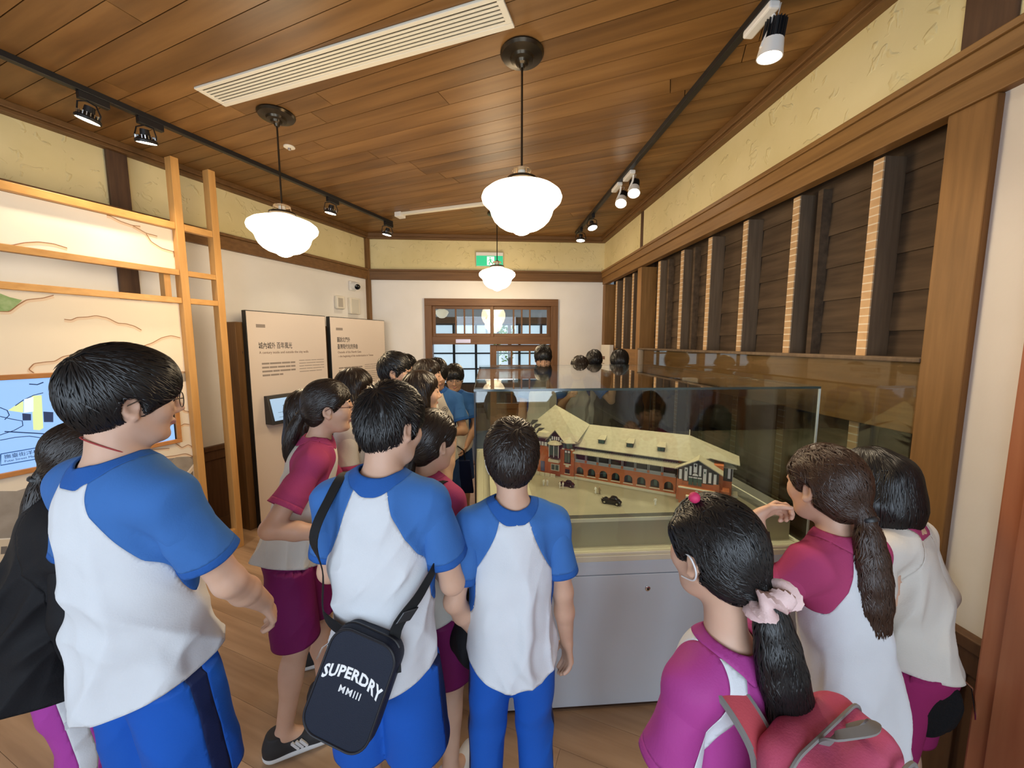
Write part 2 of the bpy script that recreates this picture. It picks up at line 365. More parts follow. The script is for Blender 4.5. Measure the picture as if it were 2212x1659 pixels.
# wainscot of the right wall
dr = struct(MB().box(XR - .012, XR, YF, 1.2, 0, .70).build('baseboard_right', M['dado']))
MB().box(XR - .045, XR, YF, 1.2, .69, .735).build('cap_rail', M['dado'], dr, bevel=.004)
MB().box(XR - .028, XR - .012, YF, 1.2, .60, .69).build('top_rail', M['dado'], dr, bevel=.003)
for y in (-1.2, -.6, 0, .55, 1.1): MB().box(XR - .028, XR - .012, y, y + .09, .0, .60).build('stile', M['dado'], dr, bevel=.003)
MB().box(XR - .012, XR + .02, 1.335, YB, 0, .74).build('lower_panel', M['dado'], dr)
# door leaf / jamb of reddish wood close to the camera on the right
jm = struct(MB().box(1.452, 1.635, .62, .95, 0, 2.5).build('door_2', M['jamb'], bevel=.006), 'reddish brown wooden door post at the right edge')
MB().box(1.44, 1.452, .66, .90, .1, 2.3).build('door_panel', M['jamb'], jm, bevel=.003)
# ---- wall behind the camera with two windows
WZ0, WZ1 = .9, 2.6; WIN = ((-3.55, -1.55), (-.95, 1.05))
mb = MB(); xa = XLF - .1
for x0, x1 in WIN: mb.box(xa, x0, YF - .12, YF, WZ0, WZ1); xa = x1
mb.box(xa, XR + .1, YF - .12, YF, WZ0, WZ1); mb.box(XLF - .1, XR + .1, YF - .12, YF, 0, WZ0); mb.box(XLF - .1, XR + .1, YF - .12, YF, WZ1, ZC + .05)
wf = struct(mb.build('wall_front', M['white']))
for k, (x0, x1) in enumerate(WIN):
    mb = MB()
    for a, b in ((x0, x0 + .06), (x1 - .06, x1), ((x0 + x1) / 2 - .03, (x0 + x1) / 2 + .03)): mb.box(a, b, YF - .06, YF + .02, WZ0, WZ1)
    for a, b in ((WZ0, WZ0 + .06), (WZ1 - .06, WZ1), (1.9, 1.94)): mb.box(x0, x1, YF - .06, YF + .02, a, b)
    struct(mb.build('window_%d' % (k + 1), M['doorx']))
# ---- the far room seen through the door
fr = struct(MB().box(-3.2, 3.4, YB + .12, 9.6, -.05, -.004).build('floor_far', mat('grey carpet', (.16, .155, .17), .95)))
MB().box(-3.2, 3.4, YB + .12, 9.6, 3.0, 3.05).build('far_ceiling', M['white'], fr)
M['farwall'] = mat('far room white wall', (.72, .74, .76), .8)
mb = MB(); mb.box(-3.2, -3.1, YB + .12, 9.6, 0, 3); mb.box(3.3, 3.4, YB + .12, 9.6, 0, 3); wfar = struct(mb.build('wall_far', M['farwall']))
FY = 7.45
mb = MB(); mb.box(-3.2, 3.4, FY, FY + .08, 2.2, 3.0); mb.box(1.6, 3.4, FY, FY + .08, .9, 2.2); mb.build('far_wall_upper', M['farwall'], wfar)
MB().box(-3.2, 3.4, FY, FY + .06, 0, .92).build('far_wall_panelling', M['dado'], wfar)
MB().box(-3.2, 3.4, FY - .02, FY + .08, 2.08, 2.2).build('far_beam', M['doorx'], wfar)
w3 = sempty('window_3', loc=(0, 0, 0)); M['blackwood'] = mat('black window bars', (.014, .013, .012), .6)
x = -2.3
while x < 1.6:
    MB().box(x, x + .045, FY, FY + .05, .92, 2.08).build('mullion', M['blackwood'], w3); x += .42
for zz in (.92, 1.20, 1.50, 1.80, 2.05): MB().box(-2.3, 1.6, FY + .005, FY + .03, zz, zz + .028).build('glazing_bar', M['blackwood'], w3)
fpm = mat('frosted daylight pane', (.75, .84, .9), .5, emit=(.62, .84, 1.0), estr=.62)
MB().box(-2.3, .16, FY + .052, FY + .056, .92, 2.08).build('frosted_pane', fpm, w3); MB().box(.58, 1.6, FY + .052, FY + .056, .92, 2.08).build('frosted_pane', fpm, w3)
# foliage of the garden beyond
mb = MB(); rr = random.Random(4)
for i in range(700):
    c = np.array((rr.gauss(.4, .3), rr.uniform(8.8, 9.4), rr.gauss(2.0, .35))); a = np.array((rr.gauss(0, 1), rr.gauss(0, 1), rr.gauss(0, 1))); a /= np.linalg.norm(a); b = np.cross(a, (rr.random(), rr.random(), .3)); b /= np.linalg.norm(b) + 1e-6
    mb.add([c - a * .05, c + b * .02, c + a * .05, c - b * .02], [(0, 1, 2, 3)])
gt_ = thing('garden_tree', 'bright green garden tree seen through the far transom window', 'tree', (.55, 8.8, 0)); fo = mb.build('foliage', noise_mat('sunlit leaves', (.10, .28, .05), (.3, .5, .12), 6, rough=.6, rnd=False), gt_, loc=(.55, 8.8, 0)); fo['kind'] = 'stuff'
MB().tube([(0, 0, 0), (.02, 0, 1.2), (-.01, 0, 2.5)], [.06, .05, .03], 8).build('trunk', M['darkz'], gt_, smooth=True)

# ---- the door of the back wall: casing, sliding transom sashes, lintel, sliding leaf
d1 = sempty('door_1', loc=(0, YB, 0))
def dpart(name, m, *bs, bevel=.003, par=None):
    mb = MB()
    for b in bs: mb.box(b[0], b[1], b[2], b[3], b[4], b[5])
    return mb.build(name, m, d1 if par is None else par, bevel=bevel, loc=(0, YB, 0))
FWD = .095
dpart('casing', M['doorz'], (DX0, DX0 + FWD, YB - .035, YB + .12, 0, DZ - FWD)); dpart('casing', M['doorz'], (DX1 - FWD, DX1, YB - .035, YB + .12, 0, DZ - FWD))
dpart('casing_head', M['doorx'], (DX0, DX1, YB - .035, YB + .12, DZ - FWD, DZ))
dpart('lintel', M['doorx'], (DX0 + FWD, DX1 - FWD, YB - .02, YB + .11, 1.695, 1.80))
dpart('lintel_plate', mat('small silver sign plate', (.45, .38, .42), .3, metal=.5), (-.40, -.20, YB - .024, YB - .019, 1.715, 1.765), bevel=0)
xi0, xi1 = DX0 + FWD, DX1 - FWD; xm = (xi0 + xi1) / 2
def sash(x0, x1, y, z0, z1, bars):
    f = dpart('transom_sash', M['doorz'], (x0, x0 + .045, y, y + .03, z0, z1), (x1 - .045, x1, y, y + .03, z0, z1))
    dpart('sash_rail', M['doorx'], (x0 + .045, x1 - .045, y, y + .03, z0, z0 + .045), par=f); dpart('sash_rail', M['doorx'], (x0 + .045, x1 - .045, y, y + .03, z1 - .04, z1), par=f)
    for b in bars: dpart('glazing_bar', M['doorz'], (b - .011, b + .011, y + .004, y + .026, z0 + .045, z1 - .04), par=f)
    dpart('glass_pane', M['pane'], (x0 + .04, x1 - .04, y + .013, y + .016, z0 + .04, z1 - .035), par=f, bevel=0)
wd_ = xm - xi0
sash(xi0, xm + .02, YB + .02, 1.80, DZ - FWD, [xi0 + wd_ * q for q in (.39, .535, .68)])
sash(xm - .02, xi1, YB + .055, 1.80, DZ - FWD, [xm + wd_ * q for q in (.37, .51, .65)])
lf = dpart('door_leaf', M['doorz'], (xm - .03, xm + .06, YB + .03, YB + .065, 0, 1.69), (xi1 - .08, xi1, YB + .03, YB + .065, 0, 1.69))
for z0, z1 in ((0, .35), (.78, .86), (1.06, 1.10), (1.33, 1.37), (1.60, 1.69)): dpart('leaf_rail', M['doorx'], (xm + .06, xi1 - .08, YB + .032, YB + .062, z0, z1), par=lf)
dpart('leaf_bar', M['doorz'], (xm + .26, xm + .285, YB + .034, YB + .06, .86, 1.60), par=lf); dpart('leaf_bar', M['doorz'], (xi1 - .30, xi1 - .275, YB + .034, YB + .06, .86, 1.60), par=lf)
dpart('leaf_panel', M['doorz'], (xm + .06, xi1 - .08, YB + .04, YB + .052, .35, .78), par=lf, bevel=0)
dpart('glass_pane', M['pane'], (xm + .05, xi1 - .07, YB + .045, YB + .048, .86, 1.61), par=lf, bevel=0)
dpart('threshold', M['doorx'], (DX0, DX1, YB - .02, YB + .12, -.004, .012))
MURAL = {
'lines': [[(2.754, 2.529), (2.691, 2.503), (2.628, 2.493), (2.588, 2.499)], [(2.628, 2.493), (2.56, 2.461), (2.498, 2.457)], [(2.56, 2.458), (2.537, 2.412), (2.48, 2.38), (2.412, 2.371), (2.37, 2.377)], [(2.412, 2.371), (2.379, 2.334)], [(3.176, 2.237), (3.116, 2.269), (3.061, 2.287), (3.002, 2.29), (2.949, 2.278)], [(2.997, 1.857), (2.969, 1.854), (2.943, 1.871), (2.897, 1.877), (2.857, 1.888), (2.804, 1.877), (2.757, 1.845), (2.716, 1.844), (2.673, 1.83), (2.639, 1.805)], [(3.028, 1.994), (3.071, 1.973), (3.133, 1.958), (3.167, 1.926), (3.2, 1.887), (3.233, 1.886)], [(2.647, 1.693), (2.587, 1.717), (2.53, 1.754), (2.473, 1.771), (2.416, 1.755)], [(3.143, 1.549), (3.16, 1.57), (3.138, 1.602), (3.088, 1.609), (3.056, 1.611), (3.021, 1.638), (2.981, 1.647)], [(2.47, 1.534), (2.436, 1.506), (2.376, 1.502)], [(2.507, 0.984), (2.47, 0.941), (2.429, 0.955), (2.397, 0.927)], [(2.663, 0.977), (2.547, 0.956)], [(2.465, 1.107), (2.44, 1.116), (2.409, 1.105)], [(2.749, 0.851), (2.678, 0.874), (2.626, 0.899), (2.597, 0.905), (2.522, 0.893), (2.45, 0.892), (2.395, 0.848)], [(2.461, 1.266), (2.433, 1.214), (2.393, 1.198)]] ,
'green': [[(3.224, 1.982), (3.193, 1.965), (3.15, 1.954), (3.178, 1.915), (3.203, 1.89), (3.233, 1.887)], [(2.547, 0.491), (2.502, 0.55), (2.457, 0.602), (2.403, 0.652), (2.383, 0.575), (2.448, 0.509), (2.517, 0.459)], [(3.369, 0.37), (3.34, 0.368), (3.309, 0.356), (3.319, 0.321), (3.373, 0.316)]] ,
'roof': [[(2.67, 0.717), (2.514, 0.881), (2.39, 0.856), (2.395, 0.798), (2.557, 0.638)], [(3.319, 0.919), (3.263, 0.898), (3.195, 0.907), (3.175, 0.833), (3.261, 0.628), (3.342, 0.66)], [(2.465, 1.5), (2.383, 1.502), (2.389, 1.432), (2.464, 1.426)]] ,
'hill': [[(2.743, 0.84), (2.612, 0.891), (2.515, 0.881), (2.67, 0.717), (2.709, 0.749)], [(2.53, 0.385), (2.387, 0.505), (2.391, 0.343), (2.481, 0.284)]] ,
'cream': [[(2.557, 0.638), (2.396, 0.779), (2.389, 0.707), (2.55, 0.54)], [(3.343, 0.652), (3.262, 0.621), (3.303, 0.386), (3.367, 0.384)]] ,
'wins': [[(2.544, 0.624), (2.518, 0.649), (2.519, 0.606), (2.544, 0.581)], [(2.51, 0.655), (2.484, 0.68), (2.485, 0.637), (2.51, 0.612)], [(2.475, 0.687), (2.449, 0.712), (2.45, 0.668), (2.475, 0.643)], [(2.44, 0.719), (2.413, 0.745), (2.414, 0.7), (2.44, 0.675)], [(3.342, 0.613), (3.321, 0.605), (3.326, 0.564), (3.347, 0.572)], [(3.312, 0.601), (3.29, 0.593), (3.295, 0.552), (3.316, 0.56)], [(3.352, 0.529), (3.331, 0.521), (3.336, 0.48), (3.357, 0.489)], [(3.321, 0.521), (3.3, 0.512), (3.305, 0.47), (3.326, 0.479)], [(3.357, 0.468), (3.337, 0.459), (3.342, 0.418), (3.362, 0.427)], [(3.327, 0.458), (3.306, 0.449), (3.311, 0.408), (3.332, 0.417)]] ,
}
TVART = {
'sky_lines': [[(3.168, 1.488), (3.138, 1.482), (3.114, 1.493)], [(3.281, 1.373), (3.258, 1.353), (3.253, 1.326), (3.271, 1.304)], [(3.285, 1.325), (3.243, 1.301), (3.211, 1.286), (3.211, 1.259), (3.244, 1.239), (3.282, 1.228), (3.294, 1.224)], [(3.296, 1.196), (3.244, 1.2), (3.193, 1.195), (3.129, 1.166), (3.117, 1.143)], [(3.228, 1.374), (3.196, 1.402), (3.156, 1.424), (3.12, 1.433)]] ,
'purple': [[(3.277, 1.24), (3.17, 1.207), (3.1, 1.184)]] ,
'yellow': [[(3.165, 1.421), (3.127, 1.42), (3.137, 1.23), (3.152, 1.22), (3.175, 1.228)], [(3.255, 1.352), (3.206, 1.394), (3.197, 1.393), (3.203, 1.331)]] ,
'dark': [[(3.207, 1.328), (3.176, 1.319), (3.179, 1.283), (3.209, 1.288)], [(3.129, 1.325), (3.091, 1.315), (3.096, 1.257), (3.132, 1.264)]] ,
'white': [[(3.194, 1.405), (3.159, 1.414), (3.166, 1.331), (3.201, 1.33)]] ,
'label': [[(3.301, 1.121), (3.13, 1.123), (3.138, 1.058), (3.306, 1.06)]] ,
'txt': [(3.291, 1.091), (3.181, 1.092), (3.293, 1.07), (3.159, 1.071)] ,
}
# ---------------------------------------------------------------- pendant lamps
def pendant(label, x, y, zt):
    """zt: height of the top of the opal shade"""
    t = thing('pendant_lamp', label, 'lamp', (x, y, ZC), 0, 'opal glass pendant lamps')
    d = zt - ZC
    MB().lathe([(.0, 0), (.105, 0), (.108, -.008), (.10, -.02), (.06, -.028), (.055, -.04), (.035, -.044), (.03, -.055), (.018, -.06), (.012, -.075), (0, -.075)], n=32).build('canopy', M['bronze'], t, smooth=True)
    MB().lathe([(0, -.07), (.0055, -.07), (.0055, d + .055), (0, d + .055)], n=10).build('rod', M['bronze'], t, smooth=True)
    g = MB().lathe([(0, d + .075), (.012, d + .072), (.03, d + .06), (.048, d + .055), (.048, d + .05), (.02, d + .05), (0, d + .05)], n=24).build('fitter_cap', M['brass'], t, smooth=True)
    MB().lathe([(0, d + .05), (.02, d + .05), (.02, d + .006), (0, d + .006)], n=16).build('lamp_holder', M['ivory'], t, smooth=True)
    for k in range(4):
        q = k * math.pi / 2 + .4; c = np.array((math.cos(q), math.sin(q), 0))
        MB().tube([c * .046 + (0, 0, d + .054), c * .05 + (0, 0, d + .03), c * .052 + (0, 0, d + .004)], .003, 6).build('fitter_arm', M['brass'], t, smooth=True)
    MB().lathe([(.03, d + .012), (.078, d + .012), (.08, d), (.075, d - .006), (.03, d - .006)], n=28).build('fitter_ring', M['bronze'], t, smooth=True)
    prof = [(.0, d), (.062, d), (.072, d - .008), (.10, d - .02), (.14, d - .032), (.175, d - .046), (.198, d - .064), (.205, d - .082), (.200, d - .100), (.185, d - .115), (.170, d - .128), (.162, d - .142), (.155, d - .165), (.142, d - .19), (.12, d - .212), (.095, d - .228), (.07, d - .236), (.05, d - .243), (.035, d - .255), (.018, d - .262), (0, d - .263)]
    MB().lathe(prof, n=48).build('shade', M['opal'], t, smooth=True)
    l = bpy.data.lights.new('pendant_light', 'POINT'); l.energy = 25; l.color = (1, .76, .45); l.shadow_soft_size = .2
    lo = bpy.data.objects.new('pendant_light', l); COL.objects.link(lo); lo.location = (x, y, zt - .40)
    return t
pendant('lit opal schoolhouse pendant hanging near the left wall and its white text boards', -1.292, 2.667, 2.535)
pendant('largest lit opal schoolhouse pendant, hanging in the middle above the glass case', .192, 2.049, 2.535)
pendant('smallest lit opal pendant, farthest back in front of the green exit sign', .14, 4.42, 2.56)
for nm, x, z in (('left pane', -.72, 2.28), ('middle of the transom', .17, 2.34)):
    t = thing('far_room_pendant', 'pale schoolhouse pendant in the far room seen through the %s of the transom' % ('leftmost pane' if x < 0 else 'middle panes'), 'lamp', (x, 6.6, z), 0, 'far room pendants')
    MB().lathe([(0, 0), (.04, 0), (.10, -.03), (.115, -.06), (.10, -.085), (.08, -.12), (.04, -.15), (0, -.155)], n=24).build('shade', mat('far lamp opal', (.9, .85, .7), .4, emit=(1, .86, .6), estr=.4), t, smooth=True)
    MB().lathe([(0, 3.0 - z), (.008, 3.0 - z), (.008, -.01), (0, -.01)], n=8).build('rod', M['bronze'], t)
# ---------------------------------------------------------------- track lights
def spot_lamp(loc, aim, power, ang, col=(1, .82, .58)):
    l = bpy.data.lights.new('spot_light', 'SPOT'); l.energy = power; l.color = col; l.spot_size = math.radians(ang); l.spot_blend = .8; l.shadow_soft_size = .04
    o = bpy.data.objects.new('spot_light', l); COL.objects.link(o); o.location = loc
    o.rotation_euler = Vector(np.array(aim) - np.array(loc)).to_track_quat('-Z', 'Y').to_euler()
tl = MB(); lbox(tl, .30, SF - .3, .642, .678, ZC - .032, ZC); tag(tl.build('lighting_track', M['black'], bevel=.002), 'black lighting track on the ceiling along the left wall', 'track')
tr = MB().box(1.162, 1.198, -1.4, 5.06, ZC - .032, ZC); tag(tr.build('lighting_track', M['black'], bevel=.002), 'black lighting track on the ceiling along the right wall', 'track')
def basis(d):
    d = np.array(d, float); d /= np.linalg.norm(d); t = np.array((0, 0, 1.)) if abs(d[2]) < .95 else np.array((0, 1., 0)); a = np.cross(t, d); a /= np.linalg.norm(a); return d, a, np.cross(d, a)
def disc_spot(label, p, tdir, aim, group, power=26, m=None):
    """round flat reflector lamp in a wire yoke, hung from an adapter box on the track"""
    p = np.array(p, float); t = thing('track_spotlight', label, 'spotlight', tuple(p), 0, group); td = np.array((*tdir, 0.)); sd = np.array((-tdir[1], tdir[0], 0))
    MB().obox((0, 0, -.052), td * .065, sd * .017, (0, 0, .02)).build('adapter', M['black'], t, bevel=.003)
    hc = np.array((0, 0, -.155)) + td * -.03; d, a, b = basis(np.array(aim) - (p + hc))
    for s in (-1, 1):
        MB().tube([np.array((0, 0, -.07)) - td * .03, np.array((0, 0, -.085)) - td * .03 + a * s * .05, hc - d * .02 + a * s * .064, hc + a * s * .062], .004, 6).build('yoke_arm', M['black'], t, smooth=True)
    MB().lathe([(0, -.055), (.022, -.055), (.026, -.02), (.045, -.005), (.056, .008), (.056, .02), (.05, .022), (.05, .016), (0, .016)], hc, 28, d).build('lamp_head', M['black'], t, smooth=True)
    fn = MB()
    for k in range(20):
        q = k * math.pi / 10; c = a * math.cos(q) + b * math.sin(q); fn.obox(hc + c * .042 - d * .006, c * .008, np.cross(d, c) * .002, d * .012)
    fn.build('cooling_fins', M['chrome'], t)
    MB().lathe([(0, .0165), (.048, .0165), (.048, .0195), (0, .0195)], hc, 24, d).build('lamp_face', M['bulb'], t, smooth=True)
    spot_lamp(p + hc + d * .03, aim, power, 75)
    return t
eL = tuple(-EL)
def Lt(s): return Lp(s, .66, ZC)
disc_spot('black track spotlight nearest the camera on the left track', Lt(2.86), eL, Lp(3.1, .2, 1.2), 'left track spotlights', 24)
disc_spot('second black track spotlight from the camera on the left track, above the ladder frame', Lt(2.60), eL, Lp(2.3, .3, .9), 'left track spotlights', 24)
disc_spot('black track spotlight on the left track just right of the left pendant', Lt(1.17), eL, Lp(1.3, .3, 1.0), 'left track spotlights', 24)
disc_spot('black track spotlight at the far end of the left track', Lt(.36), eL, Lp(.5, .3, 1.0), 'left track spotlights', 22)
disc_spot('black track spotlight at the far end of the right track', (1.18, 4.85, ZC), (0, 1), (1.0, 4.6, .5), 'right track spotlights', 25)
disc_spot('black track spotlight second from the far end of the right track', (1.18, 4.33, ZC), (0, 1), (1.4, 3.6, 1.0), 'right track spotlights', 25)
def can_spot(label, p, aim, group, power=60, face=1.0):
    """white adapter arm carrying a lamp with white collar and black finned heat sink"""
    p = np.array(p, float); t = thing('track_spotlight', label, 'spotlight', tuple(p), 0, group); d, a, b = basis(np.array(aim) - (p + np.array((0, 0, -.16))))
    MB().box(-.024, .024, -.085, .085, -.062, -.03).build('adapter', M['lampwhite'], t, bevel=.008)
    hc = np.array((.035, -.03, -.165))
    MB().tube([(.02, -.05, -.06), (.018, -.04, -.10), hc + np.array((-.045, 0, 0)) + d * .01], .008, 8).build('arm', M['lampwhite'], t, smooth=True)
    fn = MB().lathe([(0, -.095), (.03, -.095), (.032, -.02), (0, -.02)], hc, 20, d)
    for k in range(18):
        q = k * math.pi / 9; c = a * math.cos(q) + b * math.sin(q); fn.obox(hc + c * .035 - d * .055, c * .007, np.cross(d, c) * .0015, d * .038)
    fn.build('heat_sink', M['black'], t)
    MB().lathe([(0, -.018), (.042, -.018), (.05, .045), (.046, .045), (.044, .035), (0, .035)], hc, 28, d).build('collar', M['lampwhite'], t, smooth=True)
    MB().lathe([(0, .036), (.044, .036), (.044, .041), (0, .041)], hc, 24, d).build('lamp_face', M['bulb'], t, smooth=True)
    MB().tube([hc - d * .095, hc - d * .13 + np.array((.01, 0, .03)), hc - d * .10 + np.array((.0, .03, .06)), (.0, .03, -.05)], .0025, 6).build('cord', M['lampwhite'], t, smooth=True)
    spot_lamp(p + hc + d * .06, aim, power, 70); return t
can_spot('white track spotlight nearest the camera on the right track, almost out of the picture', (1.22, 1.38, ZC), (1.3, 1.4, 0.4), 'white track spotlights', 30)
can_spot('large white track spotlight with black heat sink above the case', (1.19, 1.73, ZC), (1.0, 1.9, .9), 'white track spotlights', 60)
can_spot('nearer of the pair of small white track spotlights', (1.20, 3.28, ZC), (.75, 2.2, .95), 'white track spotlights', 60)
can_spot('farther of the pair of small white track spotlights', (1.18, 3.52, ZC), (.5, 2.3, .95), 'white track spotlights', 60)
# ---------------------------------------------------------------- ceiling grille, strip fixture, detector
vx = np.array((*PD, 0)); vy = np.array((*PN, 0))
vc = np.array((-.735, 2.16, ZC)); vt = thing('air_grille', 'long cream slatted air grille in the wooden ceiling', 'grille', tuple(vc), -TH * .87)
VL, VW = .915, .088
for x0, x1, y0, y1 in ((-VL, VL, -VW, -VW + .022), (-VL, VL, VW - .03, VW), (-VL, -VL + .03, -VW + .022, VW - .03), (VL - .03, VL, -VW + .022, VW - .03)): MB().box(x0, x1, y0, y1, -.012, 0).build('frame', M['vent'], vt, bevel=.003)
for k in range(6):
    y = -VW + .03 + k * .0205; sl = MB(); sl.prism([(-VL + .03, y, -.010), (-VL + .03, y + .013, -.010), (-VL + .03, y + .015, -.002), (-VL + .03, y + .004, -.002)], (2 * VL - .06, 0, 0)); sl.build('slat', M['vent'], vt)
MB().box(-VL + .02, VL - .02, -VW + .02, VW - .028, -.0015, .0).build('dark_backing', M['ventdark'], vt)
st = thing('strip_fixture', 'narrow white strip fixture on the ceiling behind the middle pendant', 'fixture', (-.50, 4.31, ZC), -TH * .87)
MB().box(-.47, .60, -.022, .022, -.03, 0).build('strip', M['vent'], st, bevel=.004); MB().box(-.50, -.42, -.05, .05, -.05, 0).build('end_box', M['lampwhite'], st, bevel=.006)
sd = thing('smoke_detector', 'small round white detector on the ceiling beside the left pendant', 'detector', (-1.414, 3.079, ZC))
MB().lathe([(0, 0), (.038, 0), (.038, -.006), (.02, -.01), (0, -.01)], n=24).build('base', M['ivory'], sd, smooth=True); MB().lathe([(0, -.008), (.012, -.008), (.010, -.025), (0, -.026)], n=14).build('sensor', M['chrome'], sd, smooth=True)
# ---------------------------------------------------------------- exit sign
ex = thing('exit_sign', 'green and white running man exit sign above the door', 'sign', (.068, YB - .001, 2.83))
MB().box(-.183, .183, -.05, 0, -.092, .092).build('housing', M['lampwhite'], ex, bevel=.005)
gm = mat('lit green sign face', (.02, .42, .2), .4, emit=(.03, .55, .27), estr=.55)
MB().box(-.178, .178, -.053, -.049, -.088, .045).build('green_face', gm, ex)
wmn = mat('lit white sign panel', (.8, .85, .8), .4, emit=(.8, 1, .88), estr=.6); MB().box(-.035, .062, -.0545, -.0525, -.078, .035).build('door_symbol', wmn, ex)
rm = MB(); y = -.0555
for pts, r in (([(.005, y, .0), (.015, y, -.03)], .009), ([(.015, y, -.03), (-.005, y, -.048), (-.002, y, -.072)], .006), ([(.015, y, -.03), (.032, y, -.048), (.048, y, -.062)], .006), ([(.005, y, .0), (-.014, y, -.014), (-.02, y, -.03)], .004), ([(.005, y, .0), (.026, y, -.008), (.036, y, -.02)], .004)): rm.tube(pts, r, 6)
rm.lathe([(0, -.002), (.009, -.002), (.009, .002), (0, .002)], (.006, y, .018), 12, (0, 1, 0)); rm.build('running_man', gm, ex)
# ---------------------------------------------------------------- CCTV dome, two wall boxes on the left wall
def LT(name, label, cat, s, off, z): return thing(name, label, cat, tuple(Lp(s, off, z)), math.atan2(EL[1], EL[0]))   # local x along the wall toward the camera, local y out of... the wall
def lthing(name, label, cat, s, off, z, group=None):
    t = thing(name, label, cat, tuple(Lp(s, off, z)), math.atan2(NL[1], NL[0]) , group); return t   # local x out of the wall, local y toward the far corner
cc = lthing('security_camera', 'white turret security camera with black lens high on the left wall', 'camera', .30, 0, 2.43)
MB().box(0, .035, -.05, .05, -.06, .06).build('mount', M['lampwhite'], cc, bevel=.012)
MB().lathe([(0, 0), (.05, 0), (.052, .03), (.048, .045), (0, .045)], (.03, 0, 0), 24, (1, 0, 0)).build('collar', M['lampwhite'], cc, smooth=True)
dd, aa, bb = basis((.75, -.35, -.35)); cp = np.array((.085, -.0, -.005))
MB().lathe([(0, -.045), (.025, -.04), (.045, -.015), (.047, .01), (.04, .03), (0, .03)], cp, 24, dd).build('ball', M['lampwhite'], cc, smooth=True)
MB().lathe([(0, .028), (.036, .028), (.033, .04), (.02, .049), (0, .052)], cp, 20, dd).build('lens_cover', mat('glossy black lens', (.006, .006, .008), .05), cc, smooth=True)
b1 = lthing('wall_speaker_box', 'ivory wall box with a grey grille under the camera, left one of two', 'wall box', .52, 0, 2.205)
MB().box(0, .045, -.065, .065, -.08, .08).build('case', M['ivory'], b1, bevel=.015); MB().box(.045, .048, -.045, .025, -.055, .05).build('grille', mat('grey grille', (.42, .38, .32), .6), b1)
b2 = lthing('wall_junction_box', 'plain pale square wall box under the camera, right one of two', 'wall box', .29, 0, 2.18)
MB().box(0, .04, -.085, .085, -.10, .10).build('case', M['ivory'], b2, bevel=.006); MB().box(.04, .043, -.055, .06, -.09, .085).build('cover', mat('pale grey cover', (.58, .55, .47), .6), b2)
# ---------------------------------------------------------------- pine ladder frame with murals
lf_ = thing('pine_ladder_frame', 'pale pine timber frame with ladder end holding the printed mural', 'frame', tuple(Lp(2.4, .43, 0)))
LOC = np.array(Lp(2.4, .43, 0))
def lpart(par, name, m, *b, bevel=.003, loc=LOC): mb = MB(); lbox(mb, *b); return mb.build(name, m, par, bevel=bevel, loc=loc)
M['pineL'] = wood('pale pine rail along wall', (.50, .25, .072), (.63, .345, .115), 1, .45, 2.5, .03, rot=TH)
lpart(lf_, 'post', M['pine'], 2.355, 2.405, .395, .465, 0, 3.02); lpart(lf_, 'post', M['pine'], 2.115, 2.165, .395, .465, 0, 3.025)
for z0, z1 in ((2.525, 2.572), (2.203, 2.242), (2.004, 2.044), (.125, .175)):
    lpart(lf_, 'rung', M['pineL'], 2.165, 2.355, .42, .462, z0, z1); lpart(lf_, 'long_rail', M['pineL'], 2.405, 5.2, .415, .455, z0, z1)
lpart(lf_, 'short_post', M['pine'], 2.43, 2.47, .33, .39, 0, 2.24); lpart(lf_, 'post', M['pine'], 5.2, 5.25, .395, .465, 0, 3.02)
murals = noise_mat('cream mural print with faint watercolour clouds', (.86, .74, .56), (.83, .78, .70), .9, rough=.7, rnd=False, contrast=(.4, .6), detail=2)
inkb = mat('mural brown outline', (.36, .17, .07), .8); mg = noise_mat('mural green foliage', (.22, .36, .12), (.42, .52, .25), 30, rough=.8, rnd=False)
mroof = noise_mat('mural grey roof', (.30, .26, .21), (.40, .35, .29), 12, rough=.8, rnd=False); mhill = noise_mat('mural dark grey wash', (.22, .20, .18), (.34, .31, .29), 9, rough=.8, rnd=False)
mcream = mat('mural cream facade', (.68, .56, .40), .8); mwin = mat('mural dark window', (.16, .14, .12), .8); mpink = mat('mural pale orange wash', (.82, .62, .42), .8)
